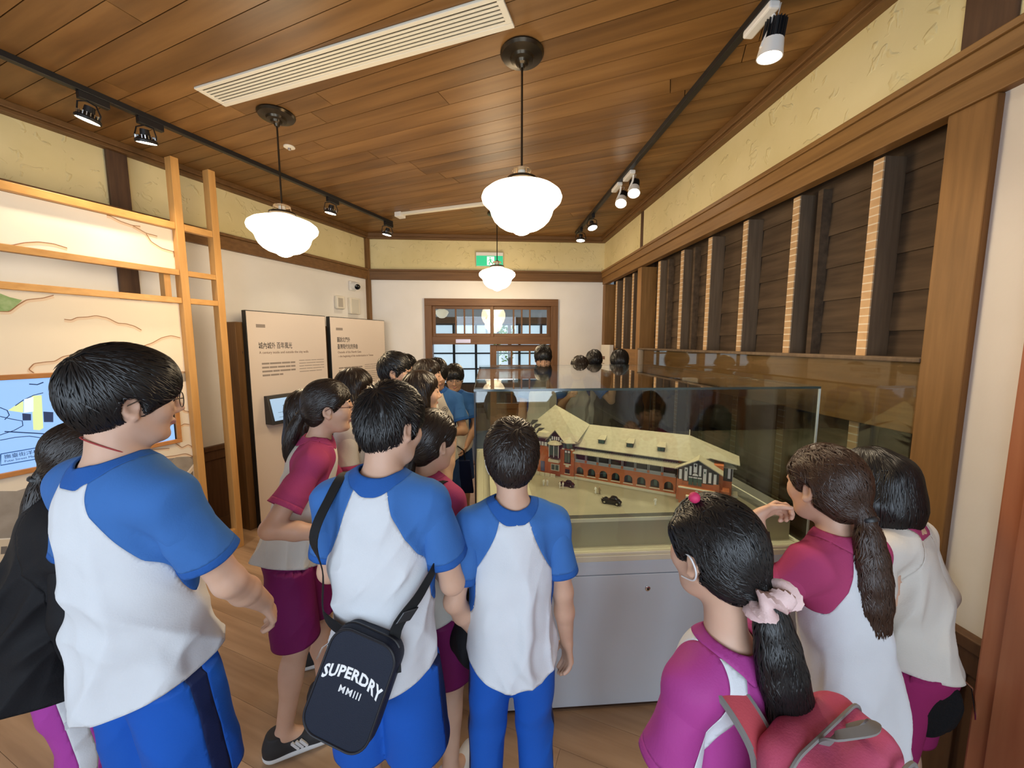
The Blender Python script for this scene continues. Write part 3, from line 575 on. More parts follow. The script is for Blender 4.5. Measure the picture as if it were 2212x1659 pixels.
for k, (z0, z1, lab) in enumerate(((2.242, 2.525, 'narrow upper mural panel with painted clouds above the pine rails'), (.175, 2.004, 'large lower mural panel with painted clouds and rooftops behind the students'))):
    ml = np.array(Lp(2.41, .4, z0)); t = thing('mural_panel', lab, 'mural', tuple(ml), 0, 'mural panels')
    lpart(t, 'panel', murals, 2.405, 5.19, .395, .413, z0 + .001, z1 - .001, bevel=0, loc=ml)
    def inside(pts): return (np.mean([p[1] for p in pts]) > 2.12) == (k == 0)
    n3 = np.array((*NL, 0))
    def poly(name, pts, m, off):
        mb = MB(); mb.prism([Lp(max(s, 2.406), off, min(max(z, z0 + .003), z1 - .003)) for s, z in pts], n3 * .0006); mb.build(name, m, t, loc=ml)
    for nm, key, m, off in (('painted_hill', 'hill', mhill, .4132), ('painted_roof', 'roof', mroof, .4134), ('painted_facade', 'cream', mcream, .4136), ('painted_window', 'wins', mwin, .4142), ('painted_foliage', 'green', mg, .4146)):
        for pts in MURAL[key]:
            if inside(pts): poly(nm, pts, m, off)
    for pts in MURAL['lines'] + [[(s_ + .95, z_ - .03) for s_, z_ in q_] for q_ in MURAL['lines']] + [[(s_ + 1.8, z_ + .0) for s_, z_ in q_] for q_ in MURAL['lines'][5:8]]:
        if not inside(pts): continue
        P = np.array(pts); tt = np.linspace(0, len(P) - 1, len(P) * 5); Q = np.stack([np.interp(tt, range(len(P)), P[:, i]) for i in (0, 1)], 1)
        Q[1:-1] = (Q[:-2] + 2 * Q[1:-1] + Q[2:]) / 4; Q[:, 0] = np.maximum(Q[:, 0], 2.407); Q[:, 1] = np.clip(Q[:, 1], z0 + .003, z1 - .003)
        MB().ribbon([Lp(s, .4140, z - .008) for s, z in Q], .016, n3).build('cloud_shade', mpink, t, loc=ml)
        MB().ribbon([Lp(s, .4152, z) for s, z in Q], .0045, n3).build('cloud_outline', inkb, t, loc=ml)
# television in its copper coloured frame
tvl = np.array(Lp(3.1, .415, .99)); tv = thing('wall_television', 'large screen with pale blue street drawing in a wooden frame', 'television', tuple(tvl))
tvf = wood('orange wooden screen frame', (.42, .17, .05), (.52, .23, .075), 1, .4, 3, .03)
for b in ((2.475, 3.80, .418, .44, 1.518, 1.546), (2.475, 3.80, .418, .44, .988, 1.016), (2.475, 2.503, .418, .44, 1.016, 1.518), (3.772, 3.80, .418, .44, 1.016, 1.518)): lpart(tv, 'frame', tvf, *b, loc=tvl)
def em(name, c, s=1.0): return mat(name, tuple(q * .3 for q in c), .3, emit=c, estr=s)
tvg = lpart(tv, 'screen', em('lit pale blue screen', (.30, .52, .92), .95), 2.503, 3.772, .418, .4225, 1.016, 1.518, bevel=0, loc=tvl)
lpart(tv, 'black_bezel', M['blackplastic'], 2.503, 2.511, .4225, .426, 1.016, 1.518, bevel=0, loc=tvl)
n3 = np.array((*NL, 0))
def tpoly(name, pts, m, off): mb = MB(); mb.prism([Lp(s, off, z) for s, z in pts], n3 * .0005); mb.build(name, m, tvg, loc=tvl)
for pts in TVART['yellow']: tpoly('drawn_column', pts, em('screen yellow', (.72, .82, .38), .9), .4230)
for pts in TVART['dark']: tpoly('drawn_window', pts, em('screen dark blue', (.03, .05, .12), .8), .4232)
for pts in TVART['white']: tpoly('drawn_sign', pts, em('screen white', (.75, .85, 1), .95), .4236)
ln = em('screen ink', (.02, .05, .14), .8)
for pts in TVART['sky_lines'] + TVART['purple']: MB().ribbon([Lp(s, .4238, z) for s, z in pts], .004 if len(pts) > 3 else .006, n3).build('drawn_line', ln, tvg, loc=tvl)
lb = TVART['label'][0]; MB().ribbon([Lp(s, .4238, z) for s, z in lb + [lb[0]]], .006, n3).build('label_outline', em('screen label blue', (.05, .13, .33), .8), tvg, loc=tvl)
e3 = np.array((*EL, 0))
def ltext(par, name, body, size, m, s, off, z, loc, sx=1.0, **kw): return text_mesh(name, body, size, m, par, frame_mtx(Lp(s, off, z) - loc, -e3 * sx, (0, 0, 1), n3), **kw)
ltext(tvg, 'screen_caption', '撫臺街洋樓', .026, ln, 3.292, .4238, 1.092, tvl); ltext(tvg, 'screen_caption', 'Futai Street Mansion', .017, ln, 3.292, .4238, 1.072, tvl)
# ---------------------------------------------------------------- the two text boards
def bars(par, s0, s1, z, n, dz, h, m, off, loc, last=.6):
    rr = random.Random(int(z * 1000))
    for k in range(n):
        e = s1 if k < n - 1 else s0 + (s1 - s0) * last; a = s0
        mb = MB()
        while a > e + .01:
            b = max(a - rr.uniform(.05, .12), e); lbox(mb, b, a, off, off + .0006, z - k * dz - h, z - k * dz); a = b - .006
        mb.build('print_line', m, par, loc=loc)
def board(label, s0, s1):
    loc = np.array(Lp(s0, .28, 0)); t = thing('text_board', label, 'information board', tuple(loc), 0, 'text boards')
    lpart(t, 'board', M['boardedge'], s1, s0, .262, .31, 0, 2.004, loc=loc, bevel=.002); lpart(t, 'printed_face', M['boardface'], s1 + .006, s0 - .006, .31, .312, .006, 1.997, bevel=0, loc=loc)
    lpart(t, 'back_support', M['trimz'], s0 - .06, s0 + .055, .03, .25, 0, 1.9, loc=loc); lpart(t, 'bolt', M['black'], s0 + .0, s0 + .012, .22, .25, 1.62, 1.645, loc=loc); return t, loc
t1, l1 = board('nearer pale text board with small screen, headed A century inside and outside the city walls', 1.862, 1.012)
o = .3123
ltext(t1, 'chinese_title', '城內城外 百年風光', .066, M['ink'], 1.765, o, 1.668, l1, sx=.62, bold=.0003); ltext(t1, 'english_title', 'A century inside and outside the city walls', .0335, M['ink2'], 1.762, o, 1.618, l1, sx=.9)
bars(t1, 1.745, 1.405, 1.535, 4, .036, .016, M['inkline'], o, l1); bars(t1, 1.36, 1.06, 1.545, 5, .028, .006, M['inkline'], o, l1, .9); bars(t1, 1.775, 1.69, 1.885, 1, .1, .03, M['inkline'], o, l1, 1)
t2, l2 = board('farther pale text board headed Outside of the North Gate, beside the corner', .958, .078)
ltext(t2, 'chinese_title', '圖說北門外', .062, M['ink'], .868, o, 1.73, l2, sx=.62, bold=.0003); ltext(t2, 'chinese_title', '臺灣現代化的序曲', .062, M['ink'], .868, o, 1.652, l2, sx=.62, bold=.0003)
ltext(t2, 'english_title', 'Outside of the North Gate', .036, M['ink2'], .865, o, 1.60, l2, sx=.9); ltext(t2, 'english_title', '—the beginning of the modernization in Taiwan', .034, M['ink2'], .865, o, 1.555, l2, sx=.85)
bars(t2, .86, .50, 1.44, 2, .032, .014, M['inkline'], o, l2, .45); bars(t2, .86, .50, 1.345, 6, .032, .014, M['inkline'], o, l2); bars(t2, .46, .14, 1.455, 3, .024, .006, M['inkline'], o, l2); bars(t2, .46, .14, 1.37, 6, .024, .006, M['inkline'], o, l2); bars(t2, .875, .78, 1.885, 1, .1, .028, M['inkline'], o, l2, 1)
# small tilted touch screen on the nearer board
sc_l = np.array(Lp(1.58, .315, 1.09)); ts = thing('touch_screen', 'small black framed tilted screen mounted on the nearer text board', 'screen', tuple(sc_l))
w2 = .175
def wedge(s0, s1, z0, z1, ob, o0, o1):
    mb = MB(); A = [Lp(s0, ob, z0), Lp(s0, o0, z0), Lp(s0, o1, z1), Lp(s0, ob, z1)]; mb.prism(A, e3 * (s1 - s0)); return mb
wedge(1.40, 1.75, .965, 1.23, .313, .415, .35).build('housing', M['blackplastic'], ts, bevel=.003, loc=sc_l)
q0 = np.array((.418, .98)); q1 = np.array((.354, 1.218))
def onscr(f): return q0 + (q1 - q0) * f
sa, sb = onscr(.08), onscr(.92)
MB().add([Lp(1.728, sa[0], sa[1]), Lp(1.422, sa[0], sa[1]), Lp(1.422, sb[0], sb[1]), Lp(1.728, sb[0], sb[1])], [(0, 1, 2, 3), (3, 2, 1, 0)]).build('display', em('lit grey blue display', (.42, .58, .74), .8), ts, loc=sc_l)
dm = em('display ink', (.2, .3, .38), .8)
for f, a, b in ((.62, 1.62, 1.56), (.55, 1.62, 1.55), (.38, 1.68, 1.45), (.30, 1.62, 1.50), (.2, 1.68, 1.45)):
    c = onscr(f); MB().ribbon([Lp(a, c[0] + .002, c[1]), Lp(b, c[0] + .002, c[1])], .01 if f > .5 else .005, n3).build('display_line', dm, ts, loc=sc_l)
# pale placard on the far right wall
pl = thing('wall_placard', 'small white text placard at the far end of the right wall', 'placard', (XR - .03, 4.98, 1.2))
MB().box(-.05, .0, -.18, .18, -.4, .49).build('plate', mat('white placard', (.72, .68, .60), .6), pl, bevel=.002); MB().box(-.052, -.05, .0, .13, .30, .34).build('print_line', M['ink2'], pl); MB().box(-.052, -.05, .02, .13, .24, .25).build('print_line', M['inkline'], pl)
# ---------------------------------------------------------------- display case
CX0, CX1, CY0, CY1 = -.046, 1.494, 1.609, 3.365; ZL, ZT = .775, 1.526
cs = thing('display_case', 'large glass display case on a pale grey plinth holding the station model', 'display case', ((CX0 + CX1) / 2, (CY0 + CY1) / 2, 0))
cl = np.array(((CX0 + CX1) / 2, (CY0 + CY1) / 2, 0))
def cpart(name, m, *bs, bevel=.003, par=None):
    mb = MB()
    for b in bs: mb.box(*b)
    return mb.build(name, m, cs if par is None else par, bevel=bevel, loc=cl)
cpart('plinth_lower', M['plinth'], (CX0 + .006, CX1 - .006, CY0, CY1, .02, .668)); cpart('plinth_upper', M['plinth'], (CX0 + .006, CX1 - .006, CY0, CY1, .672, .737))
cpart('plinth_shadow_gap', M['groove'], (CX0 + .02, CX1 - .02, CY0 + .012, CY1 - .012, 0, .70), bevel=0)
cpart('ledge', M['ledge'], (CX0 - .002, CX1 + .002, CY0 - .004, CY1 + .004, .737, .764)); cpart('glass_channel', M['ledge'], (CX0, CX1, CY0, CY0 + .03, .764, .778), (CX0, CX1, CY1 - .03, CY1, .764, .778), (CX0, CX0 + .03, CY0 + .03, CY1 - .03, .764, .778), (CX1 - .03, CX1, CY0 + .03, CY1 - .03, .764, .778))
cpart('inner_floor', M['ledge'], (CX0 + .02, CX1 - .02, CY0 + .02, CY1 - .02, .764, .772), bevel=0)
kl = MB().lathe([(0, 0), (.012, 0), (.012, .006), (.008, .008), (0, .008)], (.734, CY0, .6), 16, (0, -1, 0)).build('lock', M['chrome'], cs, smooth=True, loc=cl)
MB().lathe([(0, .008), (.005, .008), (.005, .0095), (0, .0095)], (.734, CY0, .6), 10, (0, -1, 0)).build('keyhole', M['black'], kl, loc=cl)
G = .008
cpart('glass_front', M['glass'], (CX0 + G, CX1 - G, CY0 + .004, CY0 + .004 + G, ZL, ZT - G), bevel=0); cpart('glass_back', M['glass'], (CX0 + G, CX1 - G, CY1 - .004 - G, CY1 - .004, ZL, ZT - G), bevel=0)
cpart('glass_left', M['glass'], (CX0, CX0 + G, CY0 + .004, CY1 - .004, ZL, ZT - G), bevel=0); cpart('glass_right', M['glass'], (CX1 - G, CX1, CY0 + .004, CY1 - .004, ZL, ZT - G), bevel=0)
cpart('glass_top', M['glass'], (CX0, CX1, CY0, CY1, ZT - G, ZT), bevel=0)
ee = .0035
for b in ((CX0, CX1, CY0 - ee, CY0, ZT - .011, ZT - .001), (CX0 - ee, CX0, CY0, CY1, ZT - .010, ZT - .002), (CX1, CX1 + ee, CY0, CY1, ZT - .010, ZT - .002), (CX0, CX1, CY1, CY1 + ee, ZT - .010, ZT - .002)): cpart('top_edge', M['glassedge'], b, bevel=0)
pe = mat('pale polished glass edge', (.5, .56, .5), .2)
cpart('corner_edge', M['black'], (CX0 - .003, CX0 + .004, CY0 - .001, CY0 + .003, ZL, ZT - .011), bevel=0); cpart('corner_edge', pe, (CX1 - .006, CX1 + .002, CY0 - .002, CY0 + .003, ZL, ZT - .011), bevel=0)
for x in (CX0 - .001, CX1 - .004): cpart('corner_edge', M['glassedge'], (x, x + .005, CY1 - .004, CY1 + .001, ZL, ZT - .011), bevel=0)
# ---------------------------------------------------------------- model ground
GZ = .93
mgd = thing('diorama_board', 'sandy coloured diorama ground with road inside the glass case', 'diorama', (.8, 2.5, .772))
gl_ = np.array((.8, 2.5, .772)); gmat = noise_mat('sandy model ground', (.25, .225, .155), (.29, .265, .185), 9, rough=.75, rnd=False, bump=.1, bscale=160)
asph = noise_mat('dark model road', (.10, .10, .085), (.14, .135, .11), 20, rough=.8, rnd=False); M['mcream'] = mat('model cream', (.44, .40, .28), .6)
def gpart(name, m, *b, bevel=.001): mb = MB(); mb.box(*b); return mb.build(name, m, mgd, bevel=bevel, loc=gl_)
gpart('riser', M['mcream'], .02, 1.46, 1.676, 3.28, .772, .905, bevel=0); gpart('front_moulding', M['ledge'], .02, 1.46, 1.668, 1.68, .895, .912)
gpart('ground', gmat, .235, 1.30, 1.672, 3.28, .905, GZ); gpart('label_plate', M['mcream'], .02, .235, 1.672, 3.28, .905, GZ + .004)
gpart('road', asph, 1.30, 1.46, 1.672, 3.28, .905, GZ - .002)
gpart('kerb_line', mat('pale kerb', (.6, .58, .45), .7), 1.365, 1.375, 1.70, 3.2, GZ - .002, GZ + .002, bevel=0)
for k in range(12): gpart('print_line', M['inkline'], .05 + .006 * k, .052 + .006 * k, 1.74, 1.77 + .02 * (k % 3), GZ + .004, GZ + .0045, bevel=0)
# ---------------------------------------------------------------- station model
bm_ = thing('station_model', 'scale model of a red brick railway building with pale roofs and arcade', 'scale model', (.514, 2.152, GZ), math.atan2(-.548, .837))
MBK = noise_mat('model orange brick', (.46, .125, .04), (.54, .16, .055), 40, rough=.7, rnd=False); MRF = noise_mat('model pale roof', (.40, .36, .25), (.46, .42, .30), 60, rough=.8, rnd=False, bump=.15)
MDK = mat('model dark timber', (.014, .014, .018), .5); MWH = mat('model white panel', (.78, .78, .74), .6); MCR = mat('model cream stone', (.72, .66, .48), .6); MGL = mat('model green glass', (.05, .12, .10), .1, spec=.8); MGR = mat('model grey post', (.36, .36, .34), .6); MIN = mat('model dark interior', (.03, .027, .022), .9)
def mp(name, m, *bs, par=None, bevel=0):
    mb = MB()
    for b in bs: mb.box(*b)
    return mb.build(name, m, bm_ if par is None else par, bevel=bevel)
def mpoly(name, m, polys, par=None, d=None):
    mb = MB()
    for p in polys:
        if d is None: mb.add(p, [tuple(range(len(p)))])
        else: mb.prism(p, d)
    return mb.build(name, m, bm_ if par is None else par)
def roof(name, faces, th=.004, m=None):
    """closed roof shell: each face is extruded downwards by th"""
    return mpoly(name, m or MRF, faces, d=(0, 0, -th))
# arcade
nb = 8; bw = .55 / nb
mp('plinth_course', MCR, (-.076, .555, -.006, .02, 0, .012)); mp('arcade_interior', MIN, (0, .55, .03, .034, 0, .18)); 
for i in range(nb):
    x0 = i * bw; xc = x0 + bw / 2; hw = .0225; zb, zs, ztop = .026, .050, .103
    mb = MB(); mb.box(x0, xc - hw, 0, .014, .012, ztop); mb.box(xc + hw, x0 + bw, 0, .014, .012, ztop); mb.box(xc - hw, xc + hw, 0, .014, .012, zb)
    for k in range(8):
        a0 = math.pi * (1 - k / 8); a1 = math.pi * (1 - (k + 1) / 8)
        p0 = (xc + hw * math.cos(a0), 0, zs + hw * math.sin(a0)); p1 = (xc + hw * math.cos(a1), 0, zs + hw * math.sin(a1))
        mb.prism([p0, p1, (p1[0], 0, ztop), (p0[0], 0, ztop)], (0, .014, 0))
    ab = mb.build('arch_bay', MBK, bm_); mp('sill', MCR, (xc - hw - .003, xc + hw + .003, -.003, .002, zb - .003, zb + .001), par=ab)
    mp('window_behind', MGL, (xc - .008, xc + .008, .026, .029, .03, .062), par=ab)
    # upper verandah bay
    mp('verandah_rail', MGR, (x0 + .006, x0 + bw - .006, .001, .005, .103, .117)); mp('verandah_post', MGR, (x0 - .005, x0 - .002, 0, .004, .112, .166), (x0 + .002, x0 + .005, 0, .004, .112, .166)); mp('brick_pier', MBK, (x0 - .006, x0 + .006, -.002, .006, .10, .116))
    mp('upper_window', MIN, (x0 + .014, x0 + bw - .014, .026, .029, .118, .15))
mp('verandah_floor', MGR, (0, .55, -.002, .03, .099, .104)); mp('string_course', MDK, (0, .555, .007, .03, .166, .196))
aw = roof('awning', [[(-.005, -.022, .156), (.565, -.022, .156), (.565, .008, .176), (-.005, .008, .176)]], .003)
for k in range(46): mpoly('awning_rib', MRF, [[(-.003 + k * .01233, -.0225, .1562), (.0 + k * .01233, -.0225, .1562), (.0 + k * .01233, .008, .1768), (-.003 + k * .01233, .008, .1768)]], par=aw, d=(0, 0, .0015))
# main roof, hipped at the right end
e0, e1, f0, f1, ez, rz = -.02, .80, -.002, .312, .194, .296
roof('main_roof', [[(e0, f0, ez), (.62, f0, ez), (.70, .06, .21), (.592, .15, rz), (e0, .15, rz)], [(.592, .15, rz), (e1 + .03, .08, .186), (e1 + .03, .26, .186)], [(.592, .15, rz), (.70, .06, .21), (e1 + .03, .08, .186)], [(e0, .15, rz), (.592, .15, rz), (e1 + .03, .26, .186), (.7, f1, ez), (e0, f1, ez)]])
mp('main_body', MBK, (.0, .76, .034, .29, 0, .184)); mp('finial', MCR, (.590, .594, .148, .152, .296, .325))
for xd in (.147, .305, .467):
    zc = .232; y0 = f0 + (zc - ez) / (rz - ez) * (.15 - f0)
    dm_ = mp('dormer', MDK, (xd - .018, xd + .018, y0 - .022, y0 + .02, zc - .012, zc + .010)); mp('dormer_window', MGL, (xd - .015, xd - .001, y0 - .0235, y0 - .021, zc - .010, zc + .006), (xd + .001, xd + .015, y0 - .0235, y0 - .021, zc - .010, zc + .006), par=dm_)
    mpoly('dormer_roof', MRF, [[(xd - .023, y0 - .028, zc + .009), (xd + .023, y0 - .028, zc + .009), (xd + .016, y0 + .035, zc + .022), (xd - .016, y0 + .035, zc + .022)]], par=dm_, d=(0, 0, .003))
# right gabled pavilion
gx0, gx1, gy = .56, .742, -.028; gc = (gx0 + gx1) / 2
mp('pavilion_base', MBK, (gx0, gx1, gy, .14, 0, .10)); mp('pavilion_pier', MBK, (gx0 - .004, gx0 + .022, gy - .006, gy + .02, 0, .106)); mp('pavilion_pier', MBK, (gx1 - .022, gx1 + .004, gy - .006, gy + .02, 0, .106))
mpoly('pavilion_gable', MDK, [[(gx0, gy, .10), (gx1, gy, .10), (gx1, gy, .168), (gc, gy, .214), (gx0, gy, .168)]], d=(0, .16, 0))
for a, b, z0, z1 in ((.006, .018, .108, .158), (.030, .044, .104, .17), (.052, .062, .135, .18), (.070, .086, .150, .196), (.095, .105, .135, .19), (.114, .128, .104, .175), (.138, .15, .108, .16), (.16, .172, .106, .155)): mp('gable_panel', MWH, (gx0 + a, gx0 + b, gy - .003, gy + .001, z0, z1))
for a in (.037, .121): mp('gable_ornament', MGL, (gx0 + a - .003, gx0 + a + .003, gy - .0045, gy - .002, .152, .162))
mpoly('gable_star', MDK, [[(gx0 + .078, gy - .0045, .178), (gx0 + .084, gy - .0045, .186), (gx0 + .078, gy - .0045, .194), (gx0 + .072, gy - .0045, .186)]], d=(0, .002, 0))
for a in (.050, .0705, .091): mp('pavilion_window', MGL, (gx0 + a, gx0 + a + .018, gy - .004, gy, .085, .128)); mp('window_head', MWH, (gx0 + a, gx0 + a + .018, gy - .0045, gy - .001, .122, .128))
for k in range(6):
    a0 = math.pi * (1 - k / 6); a1 = math.pi * (1 - (k + 1) / 6); mpoly('fanlight', MWH, [[(gx0 + .079, gy - .005, .134), (gx0 + .079 + .013 * math.cos(a0), gy - .005, .134 + .013 * math.sin(a0)), (gx0 + .079 + .013 * math.cos(a1), gy - .005, .134 + .013 * math.sin(a1))]], d=(0, .004, 0))
pw_ = mp('porch_wall', MBK, (gx0 + .012, gx1 - .014, gy - .045, gy, 0, .078)); mp('porch_coping', MCR, (gx0 + .008, gx1 - .01, gy - .049, gy - .041, .078, .084), par=pw_); mp('porch_canopy', MCR, (gx0 + .045, gx1 - .045, gy - .068, gy - .045, .040, .048), par=pw_); mp('porch_door', MIN, (gx0 + .06, gx1 - .06, gy - .0465, gy - .045, 0, .04), par=pw_)
MB().lathe([(0, 0), (.008, 0), (.008, .003), (.005, .003), (.005, .001), (0, .001)], (gc, gy - .045, .066), 14, (0, -1, 0)).build('porch_roundel', MCR, pw_)
roof('pavilion_roof', [[(gx0 - .014, gy - .018, .163), (gc, gy - .018, .2215), (gc, .14, .2215), (gx0 - .014, .05, .163)], [(gx1 + .018, gy - .018, .160), (gx1 + .018, .10, .160), (gc, .14, .2215), (gc, gy - .018, .2215)]], .005)
# right end wing
wx0, wx1, wy0, wy1 = .742, .80, .10, .225
mp('wing_base', MBK, (wx0, wx1, wy0, wy1, 0, .09)); mp('wing_upper', MDK, (wx0, wx1, wy0, wy1, .09, .168))
mp('wing_lower_link', MBK, (gx1, wx1 - .01, .02, wy0, 0, .06))
for y0, y1, z0, z1 in ((wy0 + .012, wy0 + .034, .105, .165), (wy0 + .05, wy0 + .072, .145, .165), (wy0 + .09, wy0 + .112, .105, .165), (wy0 + .012, wy0 + .034, .093, .1), (wy0 + .05, wy0 + .072, .093, .1), (wy0 + .09, wy0 + .112, .093, .1)): mp('wing_panel', MWH, (wx1 - .001, wx1 + .003, y0, y1, z0, z1))
for x0, x1 in ((wx0 + .006, wx0 + .018), (wx0 + .038, wx0 + .050)): mp('wing_panel', MWH, (x0, x1, wy0 - .003, wy0 + .001, .105, .165))
mp('wing_window', MGL, (wx1 - .001, wx1 + .003, wy0 + .05, wy0 + .072, .108, .142)); mp('wing_window', MGL, (wx0 + .022, wx0 + .034, wy0 - .003, wy0 + .001, .108, .16)); mp('wing_arch', MIN, (wx0 + .016, wx0 + .042, wy0 - .002, wy0 + .001, .012, .055)); mp('wing_arch', MIN, (wx1 - .001, wx1 + .002, wy0 + .04, wy0 + .085, .012, .055)); mp('wing_steps', MCR, (wx0 + .01, wx0 + .05, wy0 - .03, wy0, 0, .012)); mp('wing_steps', MCR, (wx1, wx1 + .03, wy0 + .03, wy0 + .095, 0, .012))
roof('wing_roof', [[(wx0 - .005, wy0 - .016, .165), (wx1 + .018, wy0 - .016, .165), (.73, .16, .215)], [(wx1 + .018, wy0 - .016, .165), (wx1 + .018, wy1 + .02, .165), (.73, .16, .215)], [(wx1 + .018, wy1 + .02, .165), (wx0 - .02, wy1 + .02, .165), (.73, .16, .215)]])
# corner tower
tx0, tx1, ty0, ty1 = -.076, .002, -.014, .07
mp('tower_shaft', MBK, (tx0, tx1, ty0, ty1, 0, .172)); mp('tower_frieze', MDK, (tx0 + .002, tx1 - .002, ty0 + .002, ty1, .172, .212)); tcx = (tx0 + tx1) / 2
for x in (tx0 + .004, tx1 - .018): mp('tower_cap', MCR, (x, x + .014, ty0 - .003, ty0 + .003, .168, .176))
for a in (-.03, -.009, .012): mp('tower_upper_window', MGL, (tcx + a, tcx + a + .017, ty0 - .0005, ty0 + .003, .178, .206))
mp('tower_window', MDK, (tcx - .019, tcx + .019, ty0 - .003, ty0 + .001, .088, .166)); mp('tower_glass', MGL, (tcx - .016, tcx - .001, ty0 - .005, ty0 - .002, .094, .148), (tcx + .001, tcx + .016, ty0 - .005, ty0 - .002, .094, .148)); mp('tower_panel', MWH, (tcx - .015, tcx - .003, ty0 - .005, ty0 - .002, .151, .163), (tcx + .003, tcx + .015, ty0 - .005, ty0 - .002, .151, .163))
mp('tower_ornament', MCR, (tcx - .022, tcx + .022, ty0 - .006, ty0 + .001, .078, .084), (tcx - .010, tcx + .010, ty0 - .006, ty0 + .001, .066, .078)); mp('tower_low_window', MIN, (tcx - .014, tcx + .014, ty0 - .002, ty0 + .001, .026, .052)); mp('tower_low_sill', MCR, (tcx - .017, tcx + .017, ty0 - .004, ty0 + .001, .023, .027)); mp('tower_base', MCR, (tx0 - .003, tx1 + .003, ty0 - .004, ty1, 0, .013))
MB().lathe([(.0, .208), (.064, .208), (.066, .213), (.04, .232), (.018, .243), (0, .247)], (tcx, (ty0 + ty1) / 2, 0), 8).build('tower_roof', MRF, bm_)
# left head building with high roof
hx0, hx1 = -.33, -.02
mp('head_body', MBK, (hx0, hx1, .01, .30, 0, .20)); mp('head_frieze', MDK, (hx0, hx1, .012, .29, .2, .222)); mp('head_base', MCR, (hx0 - .003, tx0, .0, .02, 0, .014))
roof('head_roof', [[(hx0 - .03, -.012, .222), (.02, -.012, .222), (.04, .15, .296), (-.186, .15, .40)], [(hx0 - .03, -.012, .222), (-.186, .15, .40), (hx0 - .03, .33, .222)], [(hx0 - .03, .33, .222), (-.186, .15, .40), (.04, .15, .296), (.02, .33, .222)]])
for k in range(3): mpoly('roof_vent', MDK, [[(-.30 + .028 * k, .058 - .012 * k, .305 - .02 * k), (-.262 + .028 * k, .058 - .012 * k, .308 - .02 * k), (-.312 + .028 * k, .026 - .014 * k, .266 - .02 * k)]], d=(0, -.004, .004))
mpoly('head_gable', MDK, [[(-.162, -.016, .168), (-.066, -.016, .168), (-.066, -.016, .218), (-.114, -.016, .272), (-.162, -.016, .218)]], d=(0, .06, 0))
for k in range(6): mp('gable_panel', MWH, (-.150 + k * .0135, -.1425 + k * .0135, -.019, -.015, .206 + (.012 if 0 < k < 5 else 0), .222 + (.016 if 0 < k < 5 else 0)))
roof('gable_roof', [[(-.176, -.026, .212), (-.114, -.026, .281), (-.114, .08, .281), (-.176, .02, .212)], [(-.052, -.026, .212), (-.052, .02, .212), (-.114, .08, .281), (-.114, -.026, .281)]], .004)
by = mp('bay_window', MDK, (-.146, -.084, -.036, -.01, .112, .196)); mp('bay_glass', MGL, (-.142, -.118, -.039, -.035, .13, .186), (-.112, -.088, -.039, -.035, .13, .186), par=by); mp('bay_mullion', MWH, (-.117, -.113, -.040, -.035, .118, .192), (-.146, -.143, -.040, -.035, .118, .192), (-.087, -.084, -.040, -.035, .118, .192), par=by)
MB().lathe([(0, .194), (.044, .194), (.046, .198), (.03, .21), (0, .216)], (-.115, -.016, 0), 12).build('bay_roof', MRF, by); mp('balcony', MCR, (-.148, -.082, -.042, -.01, .088, .104)); mp('twin_window_frame', MCR, (-.142, -.088, -.015, -.008 + .01, .03, .07)); mp('twin_window_glass', MGL, (-.137, -.118, -.017, -.014, .036, .066), (-.112, -.093, -.017, -.014, .036, .066)); mp('bay_base', MBK, (-.162, -.066, -.012, .02, 0, .17))
lt = mp('round_turret', MBK, (-.235, -.165, -.006, .05, 0, .17)); mp('turret_panel', MWH, (-.228, -.214, -.009, -.005, .172, .195), (-.208, -.194, -.009, -.005, .172, .195), (-.188, -.172, -.009, -.005, .172, .195)); mp('turret_frieze', MDK, (-.236, -.164, -.0055, .05, .168, .228)); mp('entrance_arch', mat('model blue shade', (.10, .12, .24), .6), (-.212, -.186, -.0085, -.005, .014, .075)); MB().lathe([(0, .226), (.05, .226), (.052, .231), (.036, .252), (0, .26)], (-.2, .022, 0), 10).build('turret_roof', MRF, lt)
for k in range(6): mp('fence_panel', MCR, (-.30 + k * .034, -.27 + k * .034, -.05, -.046, 0, .02))
